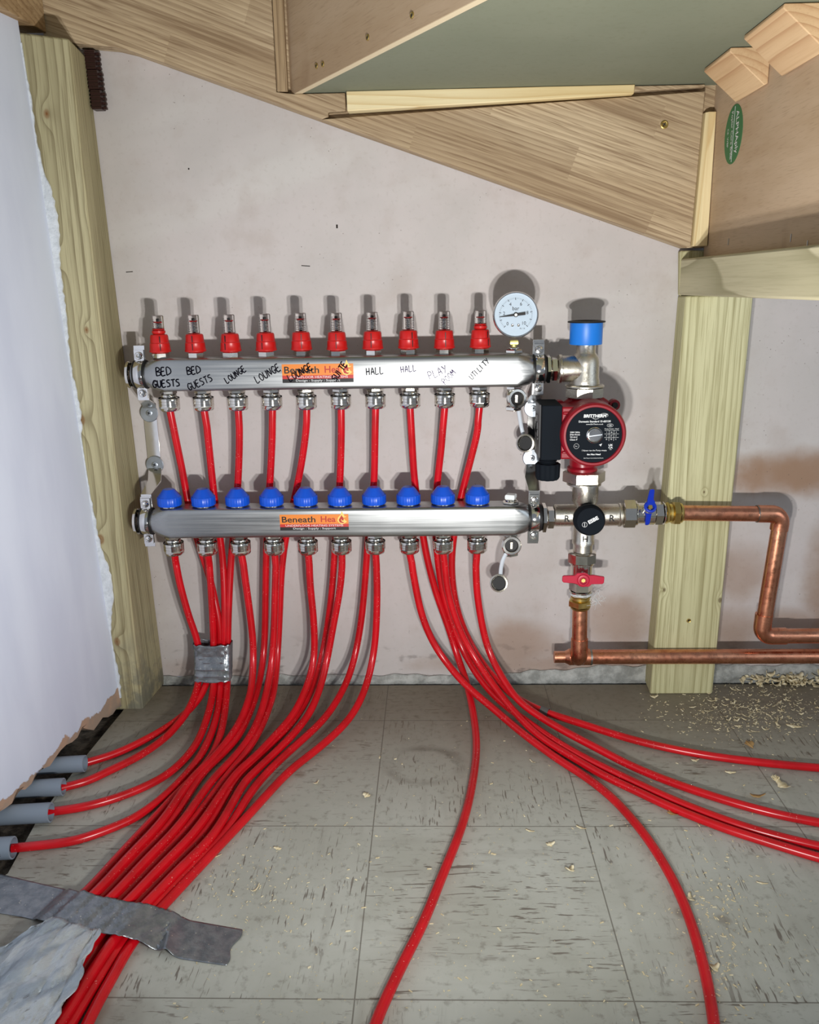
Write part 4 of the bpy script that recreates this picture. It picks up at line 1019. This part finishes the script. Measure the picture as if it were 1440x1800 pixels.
up_start = [(298, 716), (360, 716), (419.5, 716), (478.5, 716), (540, 716), (600, 716), (660, 716), (721, 716), (781, 716), (840, 716)]
lo_start = [(305, 967), (366, 967), (425, 967), (485, 967), (543, 967), (602, 967), (661, 967), (722, 967), (780, 967), (837, 967)]
UP = [
 [(309, 772), (321, 830), (331, 885), (345, 943), (359, 985), (371, 1025), (380, 1065), (386, 1100), (386, 1140), (376, 1170), (364, 1198), (351, 1226), (323, 1257), (278, 1288), (208, 1323), (147, 1342)],
 [(366, 772), (375, 859), (382, 915), (389, 960), (393, 1004), (395, 1068), (394, 1128), (391, 1170), (388, 1194), (384, 1243), (372, 1288), (350, 1333), (319, 1371), (285, 1403), (250, 1429), (215, 1448), (139, 1476), (80, 1485), (21, 1491)],
 [(421, 772), (418, 856), (411, 935), (406, 988), (402, 1068), (400.5, 1128), (399.5, 1196), (398, 1226), (391, 1278), (375, 1325), (345, 1362), (305, 1402)] + ribs(0),
 [(478.5, 772), (474, 859), (469, 943), (467, 1036), (465, 1132), (457, 1195), (443, 1243), (421, 1291), (392, 1325), (350, 1367)] + ribs(2),
 [(538, 757), (530, 815), (516, 885), (503, 943), (495, 1004), (492, 1068), (489, 1132), (483, 1205), (473, 1243), (459, 1278), (433, 1323), (396, 1368)] + ribs(4),
 [(600, 772), (597, 859), (590, 945), (584, 1036), (574, 1112), (560, 1180), (538, 1234), (507, 1279), (476, 1309), (444, 1341), (412, 1373)] + ribs(6),
 [(659, 786), (657, 857), (648, 935), (642, 1020), (634, 1100), (617, 1180), (589, 1237), (559, 1275), (513, 1317), (476, 1352), (440, 1394)] + ribs(8),
 [(725, 786), (730, 857), (743, 938), (752, 986), (767, 1043), (787, 1099), (805, 1156), (821, 1202), (833, 1259), (838, 1320), (828, 1392), (810, 1459), (777, 1541), (746, 1618), (715, 1680), (692, 1727), (670, 1775), (655, 1815)],
 [(776, 786), (768, 857), (766, 938), (774, 1017), (789, 1078), (808, 1130), (835, 1180), (868, 1222), (900, 1249), (961, 1293), (1021, 1329), (1102, 1369), (1182, 1406), (1263, 1438), (1343, 1464), (1440, 1488), (1500, 1500)],
 [(840, 754), (829, 802), (810, 876), (799, 935), (794, 991), (799, 1050), (815, 1105), (842, 1157), (875, 1198), (912, 1229), (957, 1251), (1019, 1271), (1111, 1300), (1214, 1323), (1317, 1338), (1440, 1350), (1500, 1353)]]
LO = [
 [(309, 988), (316, 1025), (331, 1080), (345, 1120), (350, 1150), (350, 1189), (344, 1218), (331, 1248), (312, 1274), (288, 1299), (243, 1330), (194, 1354), (153, 1373), (108, 1385)],
 [(368.5, 1000), (371, 1036), (374, 1090), (375.5, 1128), (376, 1191), (373, 1226), (361, 1271), (340, 1316), (299, 1358), (250, 1385), (194, 1406), (139, 1420), (80, 1428)],
 [(430, 1010), (438, 1068), (445, 1130), (444, 1189), (438, 1227), (423, 1266), (401, 1301), (369, 1338), (331, 1376)] + ribs(1),
 [(485, 1000), (484, 1036), (481, 1132), (473, 1195), (459, 1253), (436, 1301), (405, 1339), (368, 1378)] + ribs(3),
 [(544, 1000), (546, 1036), (551, 1085), (553, 1140), (547, 1183), (533, 1222), (514, 1258), (484, 1293), (449, 1330), (408, 1368)] + ribs(5),
 [(601, 1000), (597, 1040), (586, 1100), (575, 1160), (563, 1208), (545, 1252), (518, 1288), (485, 1322), (450, 1355), (424, 1384)] + ribs(7),
 [(662, 1000), (663, 1052), (659, 1135), (643, 1208), (614, 1264), (564, 1312), (513, 1352), (474, 1392)] + [(436, 1434), (395, 1477), (345, 1530), (289, 1590), (262, 1620), (228, 1664), (198, 1717), (170, 1767), (148, 1812)],
 [(724, 990), (728, 1017), (741, 1079), (762, 1130), (790, 1171), (823, 1208), (870, 1248), (921, 1291), (983, 1336), (1030, 1366), (1080, 1406), (1127, 1459), (1162, 1510), (1193, 1567), (1219, 1634), (1240, 1711), (1251, 1770), (1257, 1815)],
 [(782, 995), (788, 1043), (806, 1102), (832, 1152), (868, 1205), (905, 1252), (950, 1296), (1001, 1328), (1061, 1363), (1122, 1392), (1182, 1420), (1263, 1452), (1323, 1472), (1440, 1508), (1500, 1522)],
 [(837, 1000), (839, 1043), (849, 1105), (864, 1155), (892, 1205), (921, 1240), (981, 1279), (1053, 1317), (1122, 1352), (1222, 1390), (1343, 1426), (1440, 1446), (1500, 1456)]]
ordn = ['first', 'second', 'third', 'fourth', 'fifth', 'sixth', 'seventh', 'eighth', 'ninth', 'last']
dest = {('u', 0): 'to the backmost grey sleeve', ('l', 0): 'to the second grey sleeve', ('l', 1): 'to the third grey sleeve', ('u', 1): 'to the nearest grey sleeve',
        ('u', 7): 'curving alone to bottom centre', ('l', 7): 'curving alone to bottom right', ('l', 6): 'outermost of the taped fan'}
PATHS = {}
for k, (rows, starts, nm) in enumerate(((UP, up_start, 'u'), (LO, lo_start, 'l'))):
    for i, tr in enumerate(rows):
        z0 = z1 = 0.
        if nm == 'u' and 2 <= i <= 6: z1 = .0
        if nm == 'l' and 2 <= i <= 5: z1 = .0072
        if nm == 'u' and i == 8: z0 = .004; z1 = .0
        if nm == 'l' and i == 9: z0 = .008
        if nm == 'l' and i == 6: z1 = .0
        yt, yl = (UY, -.043) if nm == 'u' else (LY, LY)
        if nm == 'l' and i < 2: yl = -.066
        P = pipe_path([starts[i]]+tr, yt if nm == 'u' else LY, yl, z0, z1, y_tape=(-.0555 if nm == 'u' and i < 3 else -.0615 if nm == 'l' and i < 2 else None))
        # plug the head exactly into its coupling
        hx, hy, hz = (UX0+i*UDX, UY, UD-.022) if nm == 'u' else (LX0+i*LDX, LY, LZ-.0218-.022)
        P = [Vector((hx, hy, hz)), Vector((hx, hy, hz-.007))] + [q for q in P[3:] if q.z < hz-.022]
        P = catmull(P, 2)
        if not (nm == 'u' and i < 2) and not (nm == 'l' and i < 2):      # the runs carry on past what is seen
            d_ = P[-1]-P[-6]; d_.z = 0; d_.normalize(); e_ = P[-1].copy(); P += [e_+d_*(.02*k) for k in range(1, 16)]
        PATHS[nm, i] = P
        b = MB(); b.tube(P, PR, 14)
        where = 'under the %s bar' % ('upper' if nm == 'u' else 'lower')
        dd = dest.get((nm, i), 'into the taped fan' if i < 7 else 'bending away to the right')
        if nm == 'l' and i == 9: dd = 'on top of the right-hand bundle'
        if nm == 'u' and i == 9: dd = 'farthest back of those going right'
        tag(b.build('heating_pipe', m_pipe), 'red pipe from the %s coupling %s, %s' % (ordn[i], where, dd), 'pipe', 'red heating pipes')

# ---- grey sleeves at the left wall
lab = ['grey sleeve farthest back, at the foot of the left wall', 'second grey sleeve from the back at the left wall', 'third grey sleeve from the back at the left wall', 'grey sleeve nearest the viewer, cut by the left edge']
for k, (px, py, L, r) in enumerate(((150, 1342, .075, .0110), (112, 1383, .075, .0110), (90, 1428, .085, .0118), (24, 1490, .10, .0125))):
    p = aZ(px, py, .0125); d = Vector((-1, -.07, -.02)).normalized(); b = MB(); n = 28; vs = []; fs = []
    gap = .16 if k in (0, 2, 3) else 0
    b.lathe([(r-.0016, 0), (r, .0004), (r, L), (r-.0016, L), (r-.0016, 0)], p, d, 32)
    T = tag(b.build('pipe_sleeve', m_grey), lab[k], 'conduit', 'grey conduit sleeves')
    if k == 3:
        b = MB(); put_text(b, 'MK5 x', .006, p+d*.016+Vector((0, -r-.0002, .001)), (1, 0, 0), (0, 0, 1)); b.build('printed_mark', m_print, T)

# ---- tape cuff around five pipes
def at_py(P, py):
    best = None
    for q in P:
        d = q-CAM; z = d.dot(Fd); yy = 900-FPX*d.dot(Up)/z
        if best is None or abs(yy-py) < best[0]: best = (abs(yy-py), q)
    return best[1]
five = [PATHS['l', 0], PATHS['l', 1], PATHS['u', 0], PATHS['u', 1], PATHS['u', 2]]
b = MB(); rows_ = 22; n = 72; vs = []; fs = []
rr = random.Random(5)
for j in range(rows_):
    py = 1128+64*j/(rows_-1); Q = [at_py(P, py) for P in five]
    c = Vector([(min(q[k] for q in Q)+max(q[k] for q in Q))/2 for k in range(3)]); hx = max(abs(q.x-c.x) for q in Q)+PR+.0016; hy = max(abs(q.y-c.y) for q in Q)+PR+.0042
    hx = max(hx, .0215); hy = max(hy, .010)
    for i in range(n):
        th = 2*PI*i/n; cc, ss = math.cos(th), math.sin(th); k = .5
        w = 1 + .035*abs(math.sin(i*.55+j*.75))+.045*abs(math.sin(i*.23+j*.42+math.sin(j*.7))) + rr.uniform(-.012, .012)
        e = (.0012*math.sin(i*.9) if j in (0, rows_-1) else 0)
        vs.append(Vector((c.x+hx*math.copysign(abs(cc)**k, cc), c.y+hy*w*math.copysign(abs(ss)**k, ss), c.z+e)))
for j in range(rows_-1):
    for i in range(n): fs.append((j*n+i, j*n+(i+1) % n, (j+1)*n+(i+1) % n, (j+1)*n+i))
b.add(vs, fs, 0, True); tag(b.build('tape_wrap', m_tape, thick=.0006), 'band of crinkled silver duct tape binding five red pipes together above the floor', 'tape')

# ---- tape across the floor
fan = [PATHS['u', i] for i in (2, 3, 4, 5, 6)]+[PATHS['l', i] for i in (2, 3, 4, 5, 6)]
FP = [[q for q in (catmull([p for p in P if -.90 < p.y < -.38 and p.z < .03], 4))] for P in fan]
def cover_h(x, y, base=.0008, rad=.010):
    h = base
    for P in FP:
        for q in P:
            d2 = (q.x-x)**2+(q.y-y)**2
            if d2 < .0006:
                d = math.sqrt(d2); top_ = q.z+PR+.0012
                hh = top_ if d < PR*1.2 else top_*max(0, 1-((d-PR*1.2)/.022)**1.4)
                h = max(h, hh)
    return h
tp = [(-10, 1534), (40, 1546), (100, 1560), (155, 1571), (215, 1584), (270, 1592), (300, 1603), (335, 1618), (380, 1626), (426, 1634)]
bt = [(-10, 1604), (40, 1612), (90, 1624), (140, 1634), (200, 1644), (240, 1652), (285, 1678), (320, 1686), (360, 1692), (396, 1697)]
def lerp_list(Lp, u):
    f = u*(len(Lp)-1); i = min(int(f), len(Lp)-2); t = f-i; return (Lp[i][0]*(1-t)+Lp[i+1][0]*t, Lp[i][1]*(1-t)+Lp[i+1][1]*t)
def tapef(u, v):
    (xa, ya), (xb, yb) = lerp_list(tp, u), lerp_list(bt, u); px, py = xa*(1-v)+xb*v, ya*(1-v)+yb*v
    if u > .985: px += 4*math.sin(v*9)
    p = aZ(px, py, .004); h = cover_h(p.x, p.y); wr = 0
    for _ in range(3):
        p = aZ(px, py, h); h = (h+cover_h(p.x, p.y))/2
    h = max(h, cover_h(p.x, p.y))
    if h > .004: wr = .0016*math.sin(px*.16+py*.35)*math.sin(py*.09+px*.05)
    if .6 < u < .78: wr += .006*math.exp(-((u-.69)/.035)**2)*(.3+v)
    return Vector((p.x, p.y, h+abs(wr)))
b = MB(); b.grid(tapef, 110, 26); tag(b.build('duct_tape_strip', m_tape, thick=.0006), 'wide strip of grey duct tape laid across the fan of red pipes at lower left', 'tape')
# ---- crumpled film below the tape
ft = [(78, 1624), (100, 1626), (130, 1636), (165, 1648), (178, 1652)]
fb_ = [(-190, 1850), (-150, 1900), (-90, 1935), (-40, 1945), (0, 1940)]
rr = random.Random(11); jit = [[rr.gauss(0, 1) for _ in range(80)] for _ in range(80)]
def film(u, v):
    (xa, ya), (xb, yb) = lerp_list(ft, u), lerp_list(fb_, u)
    px, py = xa*(1-v)+xb*v, ya*(1-v)+yb*v
    px += (-70*math.sin(PI*v)*(1-u)) + (26*math.sin(PI*v))*u + (5*math.sin(v*23)+3*math.sin(v*51))*(1 if u > .97 or u < .03 else 0)
    p = aZ(px, py, .012); h = cover_h(p.x, p.y, .004)+.0022+.0032*abs(math.sin(u*13+v*9+math.sin(v*17)))*math.sin(PI*min(1, v*1.5+.2)) + .0004*jit[int(u*60)][int(v*60)]
    if u > .85: h += .004*(u-.85)/.15
    return Vector((p.x, p.y, h))
b = MB(); b.grid(film, 61, 61); tag(b.build('torn_film', m_foil, thick=.0006), 'crumpled torn silver-grey film covered in plaster dust at the bottom left corner', 'film')
# ---- small clip where a pipe leaves the bundle
P = PATHS['u', 9]; q = at_py(P, 1251); i = P.index(q); d = (P[i+2]-P[i-2]).normalized()
b = MB(); b.lathe([(PR+.0004, -.006), (PR+.0014, -.006), (PR+.0016, .006), (PR+.0004, .006), (PR+.0004, -.006)], q, d, 24)
tag(b.build('pipe_clip', m_clip), 'small dark grey pipe clip on the red pipe that runs far right along the wall', 'clip')

# ================================================================== WOOD SHAVINGS
rs = random.Random(21)
def curl(b, c, L, w, curv, yaw, lift=0., mi=0, tilt=0.):
    n = 9; vs = []; fs = []; M_ = Matrix.Rotation(yaw, 3, 'Z') @ Matrix.Rotation(tilt, 3, 'X')
    tw = rs.uniform(-.8, .8)
    for i in range(n):
        t = i/(n-1); a = (t-.5)*curv
        x = (math.sin(a)/curv*L) if abs(curv) > .1 else (t-.5)*L; z = ((1-math.cos(a))/abs(curv)*L) if abs(curv) > .1 else 0
        ww = w*(.35+.65*math.sin(PI*min(1, t*1.15+.05)))*(1+.25*math.sin(t*17))
        for s in (-1, 1): v = M_ @ Vector((x, s*ww/2, z+s*ww*.3*math.sin(tw*t*2))); vs.append(v)
    zmin = min(v.z for v in vs); vs = [Vector(c)+Vector((v.x, v.y, v.z-zmin+lift)) for v in vs]
    fs = [(i*2, i*2+1, i*2+3, i*2+2) for i in range(n-1)]; b.add(vs, fs, mi, True)
big = [((1374, 1382), .030, .010, 1.6, 1.9, 0, 'curled pine shaving with a frilled head on the floor near the right edge'),
       ((1318, 1312), .014, .012, 1.0, .5, 1, 'tan shaving lying alone behind the far red pipe at right'),
       ((1222, 1337), .011, .009, .8, .2, 0, 'pale triangular chip in front of the far red pipe'),
       ((1332, 1402), .020, .010, 1.2, .1, 1, 'tan bow-shaped shaving between the two far red pipes near the right edge'),
       ((1182, 1432), .016, .012, 1.4, 1.7, 1, 'tan shaving caught over the twin red pipes'),
       ((1002, 1532), .012, .011, 3.0, .7, 0, 'round curled pale chip in the middle of the open floor'),
       ((1214, 1583), .013, .008, 2.2, 1.5, 0, 'pale chip leaning on the bottom right pipe, upper one'),
       ((1256, 1702), .013, .009, 2.6, .4, 0, 'crumpled pale chip right of the bottom right pipe, lower one'),
       ((1340, 1553), .012, .003, .6, -.25, 0, 'thin pale sliver alone on the floor at lower right'),
       ((1022, 1456), .013, .004, .8, -.5, 0, 'thin curved sliver at the tile joint in mid floor'),
       ((932, 1461), .011, .003, .8, -.4, 0, 'small flat sliver left of the tile joint in mid floor'),
       ((936, 1340), .011, .002, 1.5, -.9, 0, 'tiny hooked sliver on the floor below the pipe bundle'),
       ((556, 1378), .010, .006, 1.6, .9, 0, 'pale chip right of the fan of pipes, nearest the wall'),
       ((645, 1400), .011, .007, 1.2, -.6, 0, 'pale chip beside the long tile joint left of centre'),
       ((449, 1565), .016, .003, 2.2, 1.0, 0, 'bent pale sliver in the floor right of the tape strip'),
       ((488, 1492), .010, .004, .4, -.3, 0, 'short flat pale sliver between the pipe fan and the centre pipe'),
       ((381, 1506), .012, .004, .3, .5, 0, 'straight pale sliver touching the right edge of the pipe fan'),
       ((968, 1486), .012, .005, 1.4, .4, 0, 'forked pale chip on the streaked tile in mid floor'),
       ((1284, 1359), .014, .004, .6, -.15, 0, 'long pale sliver just in front of the far red pipe at right'),
       ((1150, 1226), .014, .006, 1.4, .2, 0, 'pale shaving at the front foot of the right post'),
       ((1395, 1278), .020, .007, .5, -.4, 0, 'broad flat pale shaving lying alone near the right edge')]
for (px, py), L, w, cv, yw, mi, lb in big:
    p = aZ(px, py, 0); b = MB(); curl(b, (p.x, p.y, .0004), L, w, cv, yw)
    if L > .025:
        for k in range(5): curl(b, (p.x-.004+rs.gauss(0, .002), p.y+.012+rs.gauss(0, .002), .003), .010, .004, 3, rs.uniform(0, 6), tilt=rs.uniform(-.8, .8))
    tag(b.build('wood_shaving', m_shavd if mi else m_shav, thick=.0004), lb, 'wood shaving')
for k in range(70):      # drift along the wall
    px = rs.choice([rs.uniform(1290, 1440), rs.uniform(1370, 1445), rs.uniform(1300, 1380)]); py = 1198-rs.random()*8
    p = aZ(px, py, 0); p.y = min(p.y, -.006-rs.random()*.02); b = MB(); curl(b, (p.x, p.y, .0006+rs.random()**2*.014), rs.uniform(.010, .024), rs.uniform(.004, .010), rs.uniform(1, 4), rs.uniform(0, 6.2), 0, 0, rs.uniform(-.9, .9))
    tag(b.build('wood_shaving', m_shav, thick=.0003), 'curled pine shaving heaped against the back wall right of the post', 'wood shaving', 'shavings in the drift along the wall')
for k in range(90):      # scatter in front of the wall
    px = rs.gauss(1335, 65); py = rs.gauss(1252, 22)
    if px < 1160 or py < 1205 or px > 1450: continue
    p = aZ(px, py, 0); b = MB(); curl(b, (p.x, p.y, .0004+rs.random()*.001), rs.uniform(.006, .014), rs.uniform(.0015, .0045), rs.uniform(.5, 3), rs.gauss(.1, .7))
    tag(b.build('wood_shaving', m_shav, thick=.0003), 'small thin shaving scattered on the floor in front of the wall, right of the post', 'wood shaving', 'shavings scattered in front of the wall')
# dust and crumbs nobody could count
b = MB()
def chip(p, s):
    a = rs.uniform(0, 6.2); l = s*rs.uniform(.8, 2.8); w = s*rs.uniform(.5, 1); h = s*.4; c, d = math.cos(a), math.sin(a)
    Q = [(p.x+c*x*l-d*y*w, p.y+d*x*l+c*y*w) for x, y in ((-.5, -.5), (.5, -.4), (.6, .4), (-.4, .5))]
    b.add([(x, y, .0002) for x, y in Q]+[(x, y, .0002+h) for x, y in Q], [(0, 3, 2, 1), (4, 5, 6, 7), (0, 1, 5, 4), (1, 2, 6, 5), (2, 3, 7, 6), (3, 0, 4, 7)])
for k in range(900):
    px, py = rs.gauss(1315, 85), rs.gauss(1246, 30)
    if py < 1200 or px > 1470 or px < 1120: continue
    chip(aZ(px, py, 0), rs.uniform(.0004, .0012)+.0012*rs.random()**4)
for k in range(900):
    px, py = rs.uniform(300, 1440), 1240+560*rs.random()**.8
    chip(aZ(px, py, 0), .0007*rs.uniform(.5, 1)+.0016*rs.random()**5)
for k in range(260):
    px, py = rs.gauss(1260, 40), rs.gauss(1610, 90); chip(aZ(px, py, 0), rs.uniform(.0006, .0018))
for k in range(160):
    px, py = rs.gauss(460, 60), rs.gauss(1560, 50); chip(aZ(px, py, 0), rs.uniform(.0005, .0014))
tag(b.build('sawdust', m_shav, origin=(.2, -.3, 0)), 'fine pale sawdust and crumbs strewn over the floor tiles', 'sawdust', kind='stuff')
